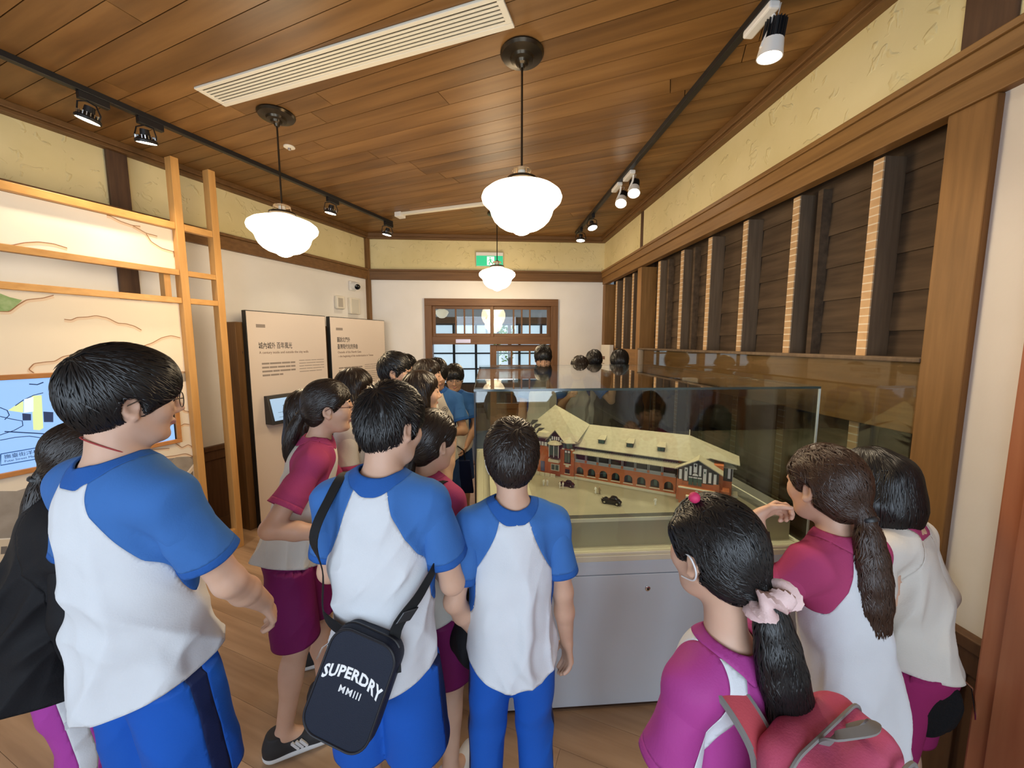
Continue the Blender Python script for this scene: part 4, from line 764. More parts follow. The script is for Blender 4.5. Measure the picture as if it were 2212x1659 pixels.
# ---------------------------------------------------------------- model cars and figures
def model_car(label, x, y, rz, sc_):
    t = thing('model_car', label, 'model car', (x, y, GZ), rz, 'model cars'); k = sc_; cm = mat('glossy black car paint', (.01, .01, .012), .12)
    def pr(name, prof, w, m, z0=0.0): mb = MB(); mb.prism([(px * k, -w * k / 2, pz * k) for px, pz in prof], (0, w * k, 0)); return mb.build(name, m, t, bevel=.0012 * k * 12, seg=2)
    pr('body', [(-.040, .006), (.042, .006), (.044, .014), (.040, .018), (.016, .020), (.008, .0225), (-.028, .0225), (-.040, .016), (-.044, .010)], .026, cm); pr('cabin', [(-.028, .022), (.010, .022), (.004, .033), (-.004, .0355), (-.018, .035), (-.025, .030)], .024, cm)
    pr('side_windows', [(-.022, .024), (.005, .024), (.001, .031), (-.006, .033), (-.017, .0325)], .0246, mat('car window', (.06, .06, .06), .05))
    for xx in (-.026, .028):
        for s in (-1, 1):
            MB().lathe([(0, -.002 * k), (.0085 * k, -.002 * k), (.0085 * k, .002 * k), (0, .002 * k)], (xx * k, s * .0145 * k, .0085 * k), 14, (0, 1, 0)).build('wheel', M['blackplastic'], t); MB().lathe([(0, -.0024 * k), (.004 * k, -.0024 * k), (.004 * k, .0024 * k), (0, .0024 * k)], (xx * k, s * .0148 * k, .0085 * k), 10, (0, 1, 0)).build('hub_cap', M['chrome'], t)
            MB().lathe([(0, -.004 * k), (.011 * k, -.004 * k), (.0105 * k, .004 * k), (0, .004 * k)], (xx * k, s * .0125 * k, .0105 * k), 14, (0, 1, 0)).build('mudguard', cm, t, smooth=True)
    for s in (-1, 1): MB().lathe([(0, 0), (.003 * k, 0), (.0025 * k, .003 * k), (0, .003 * k)], (.042 * k, s * .009 * k, .017 * k), 10, (1, 0, 0)).build('headlamp', M['chrome'], t)
model_car('black vintage model car nearest the glass front', .616, 1.785, math.radians(148), 1.12); model_car('black vintage model car beside the model tower', .445, 2.03, math.radians(150), 1.0)
def figure(label, x, y, c, group=None):
    t = thing('model_figure', label, 'figurine', (x, y, GZ), RNG.uniform(0, 6), 'tiny white and tan figures on the model ground'); t.scale = (1.25, 1.25, 1.25)
    MB().tube([(-.002, 0, 0), (-.0018, 0, .012), (0, 0, .016)], [.0018, .0022, .0026], 6).build('leg', c, t, smooth=True); MB().tube([(.003, .001, 0), (.002, 0, .012), (0, 0, .016)], [.0018, .0022, .0026], 6).build('leg', c, t, smooth=True)
    MB().tube([(0, 0, .015), (0, 0, .022), (0, 0, .027)], [.0032, .0042, .002], 8).build('torso', c, t, smooth=True); MB().lathe([(0, 0), (.0022, .001), (.0026, .003), (.0018, .0052), (0, .0058)], (0, 0, .0272), 8).build('head', mat('tan', (.5, .33, .2), .7), t, smooth=True)
    for s in (-1, 1): MB().tube([(s * .0038, 0, .0255), (s * .0058, .001, .019), (s * .005, .003, .014)], [.0014, .0013, .001], 5).build('arm', c, t, smooth=True)
cw = mat('figure cream', (.85, .82, .70), .7); ck = mat('figure brown', (.30, .22, .12), .7)
for lab, x, y, c in (('tiny cream figure left of the far model car, taller of two', .318, 2.05, cw), ('tiny cream figure left of the far model car, shorter of two', .338, 2.045, cw), ('tiny cream figure standing in front of the far model car, left one', .40, 2.005, cw), ('tiny cream figure standing in front of the far model car, right one', .417, 1.998, cw), ('tiny cream figure between the two model cars, left one', .575, 1.92, cw), ('tiny brown figure between the two model cars, right one', .592, 1.908, ck), ('tiny tan figure standing alone right of the near model car', .824, 1.755, cw)): figure(lab, x, y, c)# ---------------------------------------------------------------- implicit surfaces for bodies, clothes and hair
def unit_(v): v = np.array(v, float); return v / (np.linalg.norm(v) + 1e-12)
class Field:
    def __init__(s, lo, hi, h):
        s.h = h; s.lo = np.array(lo, float); s.n = np.maximum(np.ceil((np.array(hi) - s.lo) / h).astype(int) + 1, 4); s.a = np.full(tuple(s.n), 1.0, np.float32)
    def box(s, lo, hi):
        i0 = np.clip(np.floor((lo - s.lo) / s.h).astype(int), 0, s.n); i1 = np.clip(np.ceil((hi - s.lo) / s.h).astype(int) + 1, 0, s.n)
        if np.any(i1 <= i0): return None
        ax = [(s.lo[k] + s.h * np.arange(i0[k], i1[k])).astype(np.float32) for k in range(3)]
        return (slice(i0[0], i1[0]), slice(i0[1], i1[1]), slice(i0[2], i1[2])), ax[0][:, None, None], ax[1][None, :, None], ax[2][None, None, :]
    def comb(s, sl, d, k, sub):
        a = s.a[sl]
        if sub:
            d = -d
            if k > 0: h = np.maximum(k - np.abs(a - d), 0) / k; s.a[sl] = np.maximum(a, d) + h * h * k * .25
            else: s.a[sl] = np.maximum(a, d)
        else:
            if k > 0: h = np.maximum(k - np.abs(a - d), 0) / k; s.a[sl] = np.minimum(a, d) - h * h * k * .25
            else: s.a[sl] = np.minimum(a, d)
    def cap(s, a, b, ra, rb=None, k=.02, flat=None, sub=False):
        a = np.array(a, float); b = np.array(b, float); rb = ra if rb is None else rb; m = max(ra, rb) + k + 2.5 * s.h
        q = s.box(np.minimum(a, b) - m, np.maximum(a, b) + m)
        if q is None: return
        sl, x, y, z = q; d = cap_d((x, y, z), a, b, ra, rb, flat); s.comb(sl, d, k, sub)
    def ell(s, c, r, B=None, k=.02, sub=False):
        c = np.array(c, float); r = np.array(r, float); m = r.max() + k + 2.5 * s.h; q = s.box(c - m, c + m)
        if q is None: return
        sl, x, y, z = q; x, y, z = x - c[0], y - c[1], z - c[2]
        if B is None: u, v, w = x / r[0], y / r[1], z / r[2]; u2, v2, w2 = u / r[0], v / r[1], w / r[2]
        else:
            p = [x * B[0, i] + y * B[1, i] + z * B[2, i] for i in range(3)]; u, v, w = (p[i] / r[i] for i in range(3)); u2, v2, w2 = u / r[0], v / r[1], w / r[2]
        k0 = np.sqrt(u * u + v * v + w * w); k1 = np.sqrt(u2 * u2 + v2 * v2 + w2 * w2); s.comb(sl, (k0 * (k0 - 1) / (k1 + 1e-6)).astype(np.float32), k, sub)
    def rbox(s, c, hf, B, r, k=.02, sub=False):
        c = np.array(c, float); m = np.linalg.norm(hf) + r + k + 2.5 * s.h; q = s.box(c - m, c + m)
        if q is None: return
        sl, x, y, z = q; x, y, z = x - c[0], y - c[1], z - c[2]; u, v, w = (np.abs(x * B[0, i] + y * B[1, i] + z * B[2, i]) - hf[i] for i in range(3))
        d = np.sqrt(np.maximum(u, 0) ** 2 + np.maximum(v, 0) ** 2 + np.maximum(w, 0) ** 2) + np.minimum(np.maximum(np.maximum(u, v), w), 0) - r; s.comb(sl, d.astype(np.float32), k, sub)
    def half(s, p, n, k=.01):
        """remove everything on the +n side of the plane through p"""
        n = unit_(n); sl, x, y, z = s.box(s.lo, s.lo + s.h * s.n); d = -((x - p[0]) * n[0] + (y - p[1]) * n[1] + (z - p[2]) * n[2]); s.comb(sl, d, k, True)
    def sample(s, P):
        q = (P - s.lo) / s.h; i = np.clip(np.floor(q).astype(int), 0, s.n - 2); f = np.clip(q - i, 0, 1); r = 0
        for dx in (0, 1):
            for dy in (0, 1):
                for dz in (0, 1):
                    w = (f[:, 0] if dx else 1 - f[:, 0]) * (f[:, 1] if dy else 1 - f[:, 1]) * (f[:, 2] if dz else 1 - f[:, 2]); r = r + w * s.a[i[:, 0] + dx, i[:, 1] + dy, i[:, 2] + dz]
        return r
    def grad(s, P):
        e = s.h; g = np.stack([s.sample(P + e * np.eye(3)[k]) - s.sample(P - e * np.eye(3)[k]) for k in range(3)], 1); return g / (np.linalg.norm(g, axis=1, keepdims=True) + 1e-9)
    def mesh(s, smooth=1):
        a = s.a; a[0] = a[-1] = 1; a[:, 0] = a[:, -1] = 1; a[:, :, 0] = a[:, :, -1] = 1
        S = a < 0; c = np.zeros(tuple(s.n - 1), np.uint8)
        sl = (slice(None, -1), slice(1, None))
        for i in (0, 1):
            for j in (0, 1):
                for k in (0, 1): c += S[sl[i], sl[j], sl[k]]
        m = (c > 0) & (c < 8); ci = np.argwhere(m); idx = np.full(m.shape, -1, np.int32); idx[m] = np.arange(len(ci))
        co = np.array([(i, j, k) for i in (0, 1) for j in (0, 1) for k in (0, 1)]); vals = np.stack([a[ci[:, 0] + o[0], ci[:, 1] + o[1], ci[:, 2] + o[2]] for o in co], 1)
        acc = np.zeros((len(ci), 3)); cnt = np.zeros(len(ci))
        for p in range(8):
            for q in range(p + 1, 8):
                if np.abs(co[p] - co[q]).sum() != 1: continue
                v0, v1 = vals[:, p], vals[:, q]; x = (v0 < 0) != (v1 < 0); t = np.where(x, v0 / np.where(x, v0 - v1, 1), 0); acc += np.where(x[:, None], co[p] + t[:, None] * (co[q] - co[p]), 0); cnt += x
        V = s.lo + (ci + acc / cnt[:, None]) * s.h; Q = []
        e = S[:-1] != S[1:]; e[:, 0] = e[:, -1] = False; e[:, :, 0] = e[:, :, -1] = False; I = np.argwhere(e); f = S[I[:, 0], I[:, 1], I[:, 2]]; i, j, k = I.T
        q = np.stack([idx[i, j - 1, k - 1], idx[i, j, k - 1], idx[i, j, k], idx[i, j - 1, k]], 1); Q.append(np.where(f[:, None], q, q[:, ::-1]))
        e = S[:, :-1] != S[:, 1:]; e[0] = e[-1] = False; e[:, :, 0] = e[:, :, -1] = False; I = np.argwhere(e); f = S[I[:, 0], I[:, 1], I[:, 2]]; i, j, k = I.T
        q = np.stack([idx[i - 1, j, k - 1], idx[i, j, k - 1], idx[i, j, k], idx[i - 1, j, k]], 1); Q.append(np.where(f[:, None], q[:, ::-1], q))
        e = S[:, :, :-1] != S[:, :, 1:]; e[0] = e[-1] = False; e[:, 0] = e[:, -1] = False; I = np.argwhere(e); f = S[I[:, 0], I[:, 1], I[:, 2]]; i, j, k = I.T
        q = np.stack([idx[i - 1, j - 1, k], idx[i, j - 1, k], idx[i, j, k], idx[i - 1, j, k]], 1); Q.append(np.where(f[:, None], q, q[:, ::-1]))
        Q = np.concatenate(Q); Q = Q[(Q >= 0).all(1)]; T = np.concatenate([Q[:, [0, 1, 2]], Q[:, [0, 2, 3]]])
        for _ in range(smooth): V = lap(V, T, .5)
        return V, T
def cap_d(X, a, b, ra, rb, flat=None):
    x, y, z = X; ba = b - a; L2 = float(ba @ ba) + 1e-12
    px, py, pz = x - a[0], y - a[1], z - a[2]; t = np.clip((px * ba[0] + py * ba[1] + pz * ba[2]) / L2, 0, 1)
    vx, vy, vz = px - t * ba[0], py - t * ba[1], pz - t * ba[2]
    if flat is not None:
        n, f = flat; w = (vx * n[0] + vy * n[1] + vz * n[2]) * (1 / f - 1); vx, vy, vz = vx + w * n[0], vy + w * n[1], vz + w * n[2]
        return ((np.sqrt(vx * vx + vy * vy + vz * vz) - (ra + (rb - ra) * t)) * (.5 + .5 * f)).astype(np.float32)
    return (np.sqrt(vx * vx + vy * vy + vz * vz) - (ra + (rb - ra) * t)).astype(np.float32)
def lap(V, T, w):
    n = len(V); i = np.concatenate([T[:, 0], T[:, 1], T[:, 2]]); j = np.concatenate([T[:, 1], T[:, 2], T[:, 0]]); c = np.bincount(i, minlength=n) + 1e-9
    A = np.stack([np.bincount(i, V[j, k], n) for k in range(3)], 1) / c[:, None]; return V * (1 - w) + A * w
def vnormals(V, T):
    fn = np.cross(V[T[:, 1]] - V[T[:, 0]], V[T[:, 2]] - V[T[:, 0]]); n = len(V); i = T.ravel(); N = np.stack([np.bincount(i, np.repeat(fn[:, k], 3), n) for k in range(3)], 1); return N / (np.linalg.norm(N, axis=1, keepdims=True) + 1e-12)
def split(V, T, g):
    """snap vertices onto g = 0 so that every triangle is on one side; returns V, T(g>0), T(g<0)"""
    V = V.copy(); g = g.copy(); E = np.concatenate([T[:, [0, 1]], T[:, [1, 2]], T[:, [2, 0]]]); gi, gj = g[E[:, 0]], g[E[:, 1]]; x = gi * gj < 0; E = E[x]; gi, gj = gi[x], gj[x]
    if len(E):
        t = gi / (gi - gj); P = V[E[:, 0]] + t[:, None] * (V[E[:, 1]] - V[E[:, 0]]); v = np.where(t < .5, E[:, 0], E[:, 1]); dist = np.minimum(t, 1 - t); o = np.argsort(-dist); V[v[o]] = P[o]; g[v] = 0
    G = g[T]; pos = G.max(1) > -G.min(1); return V, T[pos], T[~pos], g
def compact(V, T):
    u, inv = np.unique(T.ravel(), return_inverse=True); return V[u], inv.reshape(-1, 3)
def tri_obj(name, V, T, mats, parent=None, loc=(0, 0, 0), smooth=True, mi=None, solid=0.0):
    if len(T) == 0: return None
    if mi is None: V, T = compact(V, T)
    me = bpy.data.meshes.new(name); V = (V - np.array(loc)).astype(np.float32); T = T.astype(np.int32)
    me.vertices.add(len(V)); me.vertices.foreach_set('co', V.ravel()); me.loops.add(T.size); me.loops.foreach_set('vertex_index', T.ravel()); me.polygons.add(len(T))
    me.polygons.foreach_set('loop_start', np.arange(0, T.size, 3, dtype=np.int32)); me.polygons.foreach_set('loop_total', np.full(len(T), 3, np.int32))
    for m in (mats if isinstance(mats, (list, tuple)) else [mats]): me.materials.append(m)
    if mi is not None: me.polygons.foreach_set('material_index', mi.astype(np.int32))
    me.polygons.foreach_set('use_smooth', np.full(len(T), smooth)); me.update(calc_edges=True)
    o = bpy.data.objects.new(name, me); COL.objects.link(o)
    if parent is not None: o.parent = parent
    if solid: md = o.modifiers.new('thickness', 'SOLIDIFY'); md.thickness = solid; md.offset = -1
    return o
def folds(V, N, seed, amp, up, freq=62.0):
    """hanging cloth folds: rounded ridges across the cloth, slowly wandering along it"""
    r = np.random.default_rng(seed); d = 0; up = unit_(up)
    for k in range(7):
        w = r.normal(size=3); w -= up * (w @ up); w = unit_(w) * freq * r.uniform(.5, 1.3) + up * freq * r.normal() * .35; ph = r.uniform(0, 6.3)
        m = np.clip(.15 + np.sin(V @ (r.normal(size=3) * 8) + r.uniform(0, 6.3)), 0, 1); d = d + m * (1 - 2 * np.abs(np.sin(.5 * (V @ w + ph + 1.3 * np.sin(V @ (up * 12) + ph))))) 
    return V + N * (amp * np.tanh(d * .6) * 1.15)[:, None]
def strands(F, V, N, n, flow, L, w, lift, rng, K=6, jit=.25):
    """tapered locks lying on the hair surface, following flow(p)"""
    i = rng.choice(len(V), n); P = V[i] + N[i] * .0005; path = [P]; wob = rng.normal(size=(n, 3)) * jit; l = L * rng.uniform(.55, 1.25, n)[:, None] / K
    for k in range(K - 1):
        g = F.grad(P); d = flow(P) + wob; d = d - g * (d * g).sum(1, keepdims=True); d /= np.linalg.norm(d, axis=1, keepdims=True) + 1e-9
        P = P + d * l; sd = F.sample(P)[:, None]; sd = np.clip(sd, -.02, .02); t = (k + 1) / (K - 1); P = P - F.grad(P) * (sd - .001 - lift * t * t); path.append(P)
    path = np.stack(path, 1)                                  # n,K,3
    tan = np.gradient(path, axis=1); tan /= np.linalg.norm(tan, axis=2, keepdims=True) + 1e-9
    nr = F.grad(path.reshape(-1, 3)).reshape(path.shape); sd = np.cross(tan, nr); sd /= np.linalg.norm(sd, axis=2, keepdims=True) + 1e-9
    tt = np.linspace(0, 1, K); ww = (w * rng.uniform(.6, 1.3, n))[:, None] * (np.sin(np.pi * np.clip(tt * .85 + .12, 0, 1)) ** .7)[None]; ww[:, -1] *= .15
    A = path - sd * ww[..., None]; B = path + sd * ww[..., None]; Cc = path + nr * (ww * .75)[..., None]
    VV = np.stack([A, Cc, B], 2).reshape(-1, 3); T = []
    b = np.arange(n)[:, None] * K * 3
    for k in range(K - 1):
        for q in (0, 1):
            a0 = b + k * 3 + q; a1 = a0 + 1; c0 = a0 + 3; c1 = a1 + 3; T += [np.concatenate([a0, c0, a1], 1), np.concatenate([a1, c0, c1], 1)]
    return VV, np.concatenate(T)

# ---------------------------------------------------------------- people materials
SK = {'a': noise_mat('warm light skin', (.60, .36, .245), (.66, .41, .29), 14, rough=.48, rnd=False, sss=.12), 'b': noise_mat('tan skin', (.50, .28, .175), (.56, .33, .21), 14, rough=.48, rnd=False, sss=.12)}
LIP = mat('lips', (.47, .20, .16), .4); HAIR = {'k': mat('black hair', (.010, .009, .009), .34, spec=.45), 'b': mat('dark brown hair', (.045, .022, .013), .36, spec=.45), 'd': mat('very dark brown hair', (.020, .013, .010), .34, spec=.45)}
def cloth(name, c, rough=.85, sc_=260, b=.12):
    c2 = tuple(q * 1.06 for q in c); return noise_mat(name, c, c2, 7, rough=rough, rnd=False, bump=b, bscale=sc_, spec=.2)
CL = {'white': cloth('white jersey', (.66, .68, .71)), 'cream': cloth('cream jersey', (.64, .61, .55)), 'blue': cloth('blue sleeve jersey', (.048, .155, .43)), 'collarblue': cloth('deep blue rib', (.024, .105, .37)), 'shorts': cloth('royal blue sport cloth', (.012, .098, .47), .6), 'navy': cloth('navy stripe', (.010, .018, .07), .6), 'mag': cloth('magenta jersey', (.39, .052, .145)), 'mag2': cloth('deep magenta cloth', (.27, .02, .11)), 'pinkpurple': cloth('pink purple sport cloth', (.42, .06, .36), .55), 'plum': cloth('plum sport cloth', (.17, .012, .09), .6), 'black': cloth('black jacket cloth', (.011, .011, .013), .7), 'purplejk': cloth('magenta purple jacket', (.38, .05, .25), .6), 'dullblue': cloth('faded navy cloth', (.02, .05, .14))}
EYE = mat('eye white', (.72, .70, .66), .2); IRIS = mat('dark iris', (.012, .008, .006), .1); RUB = mat('white rubber sole', (.72, .74, .74), .5); SHB = mat('black shoe mesh', (.02, .02, .022), .7); SHW = mat('white shoe', (.70, .70, .70), .6)
def sphere_mb(c, r, n=12, m=8):
    return MB().lathe([(r * math.sin(math.pi * i / m), -r * math.cos(math.pi * i / m)) for i in range(m + 1)], c, n)
_shoe = {}
def shoe_mesh():
    if not _shoe:
        F = Field((-.075, -.14, -.03), (.075, .20, .17), .005)
        F.cap((0, -.07, .05), (0, .095, .04), .043, .038, k=.0); F.cap((0, -.06, .05), (0, -.062, .095), .041, .039, k=.03); F.ell((0, .1, .035), (.043, .055, .036), k=.02); F.cap((0, -.07, .02), (.0, .12, .02), .046, .044, k=.01, flat=((0, 0, 1), .6)); F.half((0, 0, .003), (0, 0, -1), 0); F.half((0, 0, .108), (0, 0, 1), .003)
        V, T = F.mesh(1); V, a, b, g = split(V, T, V[:, 2] - .032); _shoe['u'] = compact(V, a); _shoe['s'] = compact(V, b)
    return _shoe
def person(label, hc, s=1.0, face=90, hyaw=0, hpitch=0, hroll=0, lean=0, side=0, armR=None, armL=None, skin='a', hair=('short', 'k'), top=('white', 'blue', 'collarblue'), bottom=('shorts', 'shorts', 'navy'), res=.006, girl=False, glasses=None, detail=1.0, feet=None, shoes=(SHB, SHB), handR=None, handL=None, longsleeve=False, seed=1, eyes=True, hemlen=.10, bands=None, twist=0, sleeve=.80, neckfwd=.35, neck=1.0, puff=None):
    rng = np.random.default_rng(seed); a = math.radians(face); Fw = np.array((math.cos(a), math.sin(a), 0)); R = np.array((Fw[1], -Fw[0], 0)); U = np.array((0, 0, 1.))
    le, si = math.radians(lean), math.radians(side); Ut = unit_(U * math.cos(le) * math.cos(si) + Fw * math.sin(le) + R * math.sin(si)); Ft = unit_(Fw - Ut * (Fw @ Ut)); Rt = np.cross(Ft, Ut)
    if twist:
        tw = math.radians(twist); Ft, Rt = Ft * math.cos(tw) - Rt * math.sin(tw), Rt * math.cos(tw) + Ft * math.sin(tw)
    ha = math.radians(face + hyaw); hp, hr = math.radians(hpitch), math.radians(hroll); hf0 = np.array((math.cos(ha), math.sin(ha), 0)); hr0 = np.array((hf0[1], -hf0[0], 0))
    Fh = unit_(hf0 * math.cos(hp) - U * math.sin(hp)); Uh = np.cross(hr0, Fh); Rh = unit_(hr0 * math.cos(hr) + Uh * math.sin(hr)); Uh = np.cross(Rh, Fh); B = np.stack([Rh, Fh, Uh], 1)
    hk = .935 * (.94 + .06 * s); H = lambda x, y, z: hc + (Rh * x + Fh * y + Uh * z) * hk
    hc = np.array(hc, float); neckdir = unit_(Ut + Fw * neckfwd * .5 + Uh * .6)
    nb = H(0, -.025, -.055) - neckdir * .100 * s * neck                 # base of the neck
    Pv = nb - Ut * .49 * s; leg = Pv[2]
    shw = (.138 if girl else .150) * s
    Sh = {1: nb - Ut * .066 * s + Rt * shw, -1: nb - Ut * .066 * s - Rt * shw}
    root = thing('person', label, 'person', (Pv[0], Pv[1], 0)); loc = np.array((Pv[0], Pv[1], 0))
    def W(v): return Rt * v[0] + Ft * v[1] + U * v[2]
    arm = {}
    for sg, sp, hs in ((1, armR, handR), (-1, armL, handL)):
        sp = sp or ((.16, .02, -1), (.05, .22, -1)); fx = sp if isinstance(sp, dict) else None; sp = ((.16, .02, -1), (.05, .22, -1)) if fx else sp; up = unit_(W((sp[0][0] * sg, sp[0][1], sp[0][2]))); fo = unit_(W((sp[1][0] * sg, sp[1][1], sp[1][2])))
        el = Sh[sg] + up * .275 * s; wr = el + fo * .225 * s; hs = hs or {}
        if fx: el, wr = np.array(fx['el'], float), np.array(fx['wr'], float); fo = unit_(wr - el)
        hd = unit_(hs['dw']) if 'dw' in hs else unit_(W(np.array(hs['d']) * (sg, 1, 1))) if 'd' in hs else fo; pn = hs.get('n', (-1, .15, 0)); pn = np.array(hs['nw'], float) if 'nw' in hs else W(np.array(pn) * (sg, 1, 1)); pn = unit_(pn - hd * (pn @ hd)); arm[sg] = (Sh[sg], el, wr, hd, pn, hs.get('curl', .35), hs.get('thumb', 1))
    hips = {k: Pv - U * .03 * s + R * (.075 * s * k) for k in (1, -1)}; ank = {}; kn = {}
    for k in (1, -1):
        ft = (feet or {}).get(k, (.10, .0)); ank[k] = np.array((Pv[0], Pv[1], 0)) + R * ft[0] * k * s + Fw * ft[1] * s + U * .085
        mid = (hips[k] + ank[k]) / 2; Lg = .43 * s; gap = max(Lg ** 2 - (np.linalg.norm(hips[k] - ank[k]) / 2) ** 2, 0) ** .5; kn[k] = mid + Fw * min(gap, .03) + Fw * .01
    pts = np.array([hc + (Rh * x + Fh * y + Uh * z) for x in (-.1, .1) for y in (-.12, .13) for z in (-.13, .14)] + [p for q in arm.values() for p in (q[0], q[1], q[2], q[2] + q[3] * .17)] + list(kn.values()) + list(ank.values()) + [Pv, nb])
    F = Field(pts.min(0) - .16, pts.max(0) + .16, res)
    fl = (Ft, .72)
    # torso, limbs
    F.cap(Pv + Ut * .22 * s, Pv + Ut * .40 * s, .128 * s, .122 * s, .03, fl); F.cap(Pv, Pv + Ut * .22 * s, .122 * s, .118 * s, .03, fl); F.cap(hips[-1] * .75 + hips[1] * .25 + U * .02, hips[1] * .75 + hips[-1] * .25 + U * .02, .10 * s, None, .03)
    F.cap(Sh[-1] + Rt * .02, Sh[1] - Rt * .02, .043 * s, None, .03)
    for k in (1, -1): F.cap(nb - Ut * .02, Sh[k], .036 * s, .040 * s, .025)
    nr = (.046 if girl else .053) * s; F.cap(nb - Ut * .03, H(0, -.02, -.03), nr * 1.08, nr, .025)
    for k in (1, -1):
        S, el, wr, hd, pn, cu, th = arm[k]; F.cap(S, el, .041 * s, .036 * s, .025); F.cap(el, el + (wr - el) * .4, .037 * s, .036 * s, .015); F.cap(el + (wr - el) * .4, wr, .036 * s, .024 * s, .015)
        hz = .92 * (.5 + .5 * s); t = np.cross(hd, pn) * k * th; fl_, sp_ = (.066, .074, .068, .054), (.027, .009, -.009, -.026)
        for i in range(4):
            b0 = wr + hd * (.080 - .004 * abs(i - 1)) * hz + t * sp_[i] * hz; F.cap(wr + t * sp_[i] * .55 * hz, b0, .0125 * hz, .0105 * hz, .012)
            ang = 0; p = b0
            for f_, sg_ in zip((.45, .30, .25), (1, 1.15, .8)):
                ang += cu * sg_ * (1 + .12 * i); dd = hd * math.cos(ang) + pn * math.sin(ang); q = p + dd * fl_[i] * f_ * hz; F.cap(p, q, .0088 * hz, .0080 * hz, .004); p = q
        b0 = wr + hd * .018 * hz + t * .02 * hz; b1 = b0 + unit_(hd * .75 + t * .62 + pn * .3) * .042 * hz; b2 = b1 + unit_(hd * .9 + t * .2 + pn * (.3 + .5 * cu)) * .030 * hz; b3 = b2 + unit_(hd * .9 - t * .05 + pn * (.3 + .6 * cu)) * .024 * hz
        F.cap(b0, b1, .0135 * hz, .0105 * hz, .012); F.cap(b1, b2, .0105 * hz, .0095 * hz, .005); F.cap(b2, b3, .0095 * hz, .0082 * hz, .004)
        F.cap(hips[k], kn[k], .078 * s, .050 * s, .03); F.cap(kn[k], ank[k], .050 * s, .033 * s, .02); F.ell(kn[k] * .68 + ank[k] * .32 - Fw * .012, (.040 * s, .044 * s, .09 * s), None, .03); F.cap(ank[k], ank[k] + Fw * .10 - U * .045, .033, .028, .02)
    # head
    E_ = lambda c, r, k=.02, sub=False: F.ell(H(*c), np.array(r) * hk, B, k * hk, sub)
    Cp = lambda p, q, r1, r2, k=.015, sub=False: F.cap(H(*p), H(*q), r1 * hk, r2 * hk, k * hk, None, sub)
    E_((0, -.012, .035), (.072, .092, .082)); E_((0, .022, -.028), (.060, .068, .082), .03); Cp((-.02, .04, -.088), (.02, .04, -.088), .019, .019, .03); E_((0, .066, -.098), (.016, .017, .015), .025)
    for k in (-1, 1): E_((.038 * k, .057, -.024), (.024, .024, .026), .03); Cp((.050 * k, .0, -.045), (.028 * k, .045, -.086), .017, .014, .03)
    Cp((-.036, .074, .022), (.036, .074, .022), .011, .011, .02)
    for k in (-1, 1): E_((.031 * k, .100, .004), (.016, .014, .010), .014, True)
    Cp((0, .089, .012), (0, .109, -.028), .0062, .0098, .014)
    for k in (-1, 1): E_((.0105 * k, .096, -.034), (.008, .009, .007), .008); E_((.031 * k, .0845, .0095), (.017, .008, .0058), .006); E_((.031 * k, .083, -.0085), (.015, .006, .0045), .006)
    E_((0, .0900, -.0590), (.019, .008, .0045), .006); E_((0, .0882, -.0680), (.015, .008, .0052), .006); E_((0, .098, -.0635), (.018, .006, .0010), .003, True)
    for k in (-1, 1):
        E_((.0765 * k, -.006, -.008), (.010, .020, .030), .008); E_((.083 * k, -.001, -.006), (.0085, .012, .018), .006, True); E_((.078 * k, .003, -.034), (.007, .009, .010), .006)
    V, T = F.mesh(1); q = (V[T].mean(1) - hc) @ B / hk; lip = (q[:, 1] > .080) & ((q[:, 0] / .019) ** 2 + ((q[:, 2] + .0635) / .0085) ** 2 < 1)
    bodyV, bodyT, bodyM = V, T, lip.astype(int)
    if eyes:
        for k in (-1, 1):
            p = H(.031 * k, .0775, .002); e = sphere_mb(p, .0108 * hk, 14, 10).build('eye', EYE, root, smooth=True, loc=loc); sphere_mb(p + Fh * .0058 * hk - Uh * .001, .0072 * hk, 10, 6).build('iris', IRIS, e, smooth=True, loc=loc)
            MB().tube([H(.013 * k, .0885, .023), H(.03 * k, .0875, .028), H(.048 * k, .076, .024)], [.0026, .0042, .0016], 6).build('eyebrow', HAIR['k'], root, smooth=True, loc=loc)
    # ---- shirt
    bodyc, slc, colc = top; Fs = Field(np.minimum.reduce([Pv - .32, arm[1][2] - .14, arm[-1][2] - .14, nb - .3]) if longsleeve else np.minimum.reduce([Pv - .32, arm[1][1] - .14, arm[-1][1] - .14, nb - .3]), np.maximum.reduce([nb + .16, arm[1][1] + .14, arm[-1][1] + .14, Pv + .3, (arm[1][2] if longsleeve else nb) + .12, (arm[-1][2] if longsleeve else nb) + .12]), max(res, .007))
    puff = puff or (1.12 if longsleeve else 1.0); fl2 = (Ft, .80); fl3 = (Ft, .90); cw_ = (.93 if girl else 1.0) * puff
    tor = [(Pv + Ut * .22 * s, Pv + Ut * .385 * s, .148 * s * cw_, .140 * s * cw_), (Pv + Ut * .06 * s, Pv + Ut * .22 * s, .147 * s * cw_, .147 * s * cw_), (Pv - Ut * (hemlen + .08) * s, Pv + Ut * .06 * s, .190 * s * cw_, .150 * s * cw_)]
    for i_, (p, q, r1, r2) in enumerate(tor): Fs.cap(p, q, r1, r2, .03, fl2 if i_ < 2 else fl3)
    Fs.cap(Sh[-1] + Rt * .02, Sh[1] - Rt * .02, .056 * s * puff, None, .04)
    for k in (1, -1): Fs.cap(nb - Ut * .012, Sh[k] + Ut * .004, .054 * s, .053 * s, .04)
    send = {}; tubes = {}
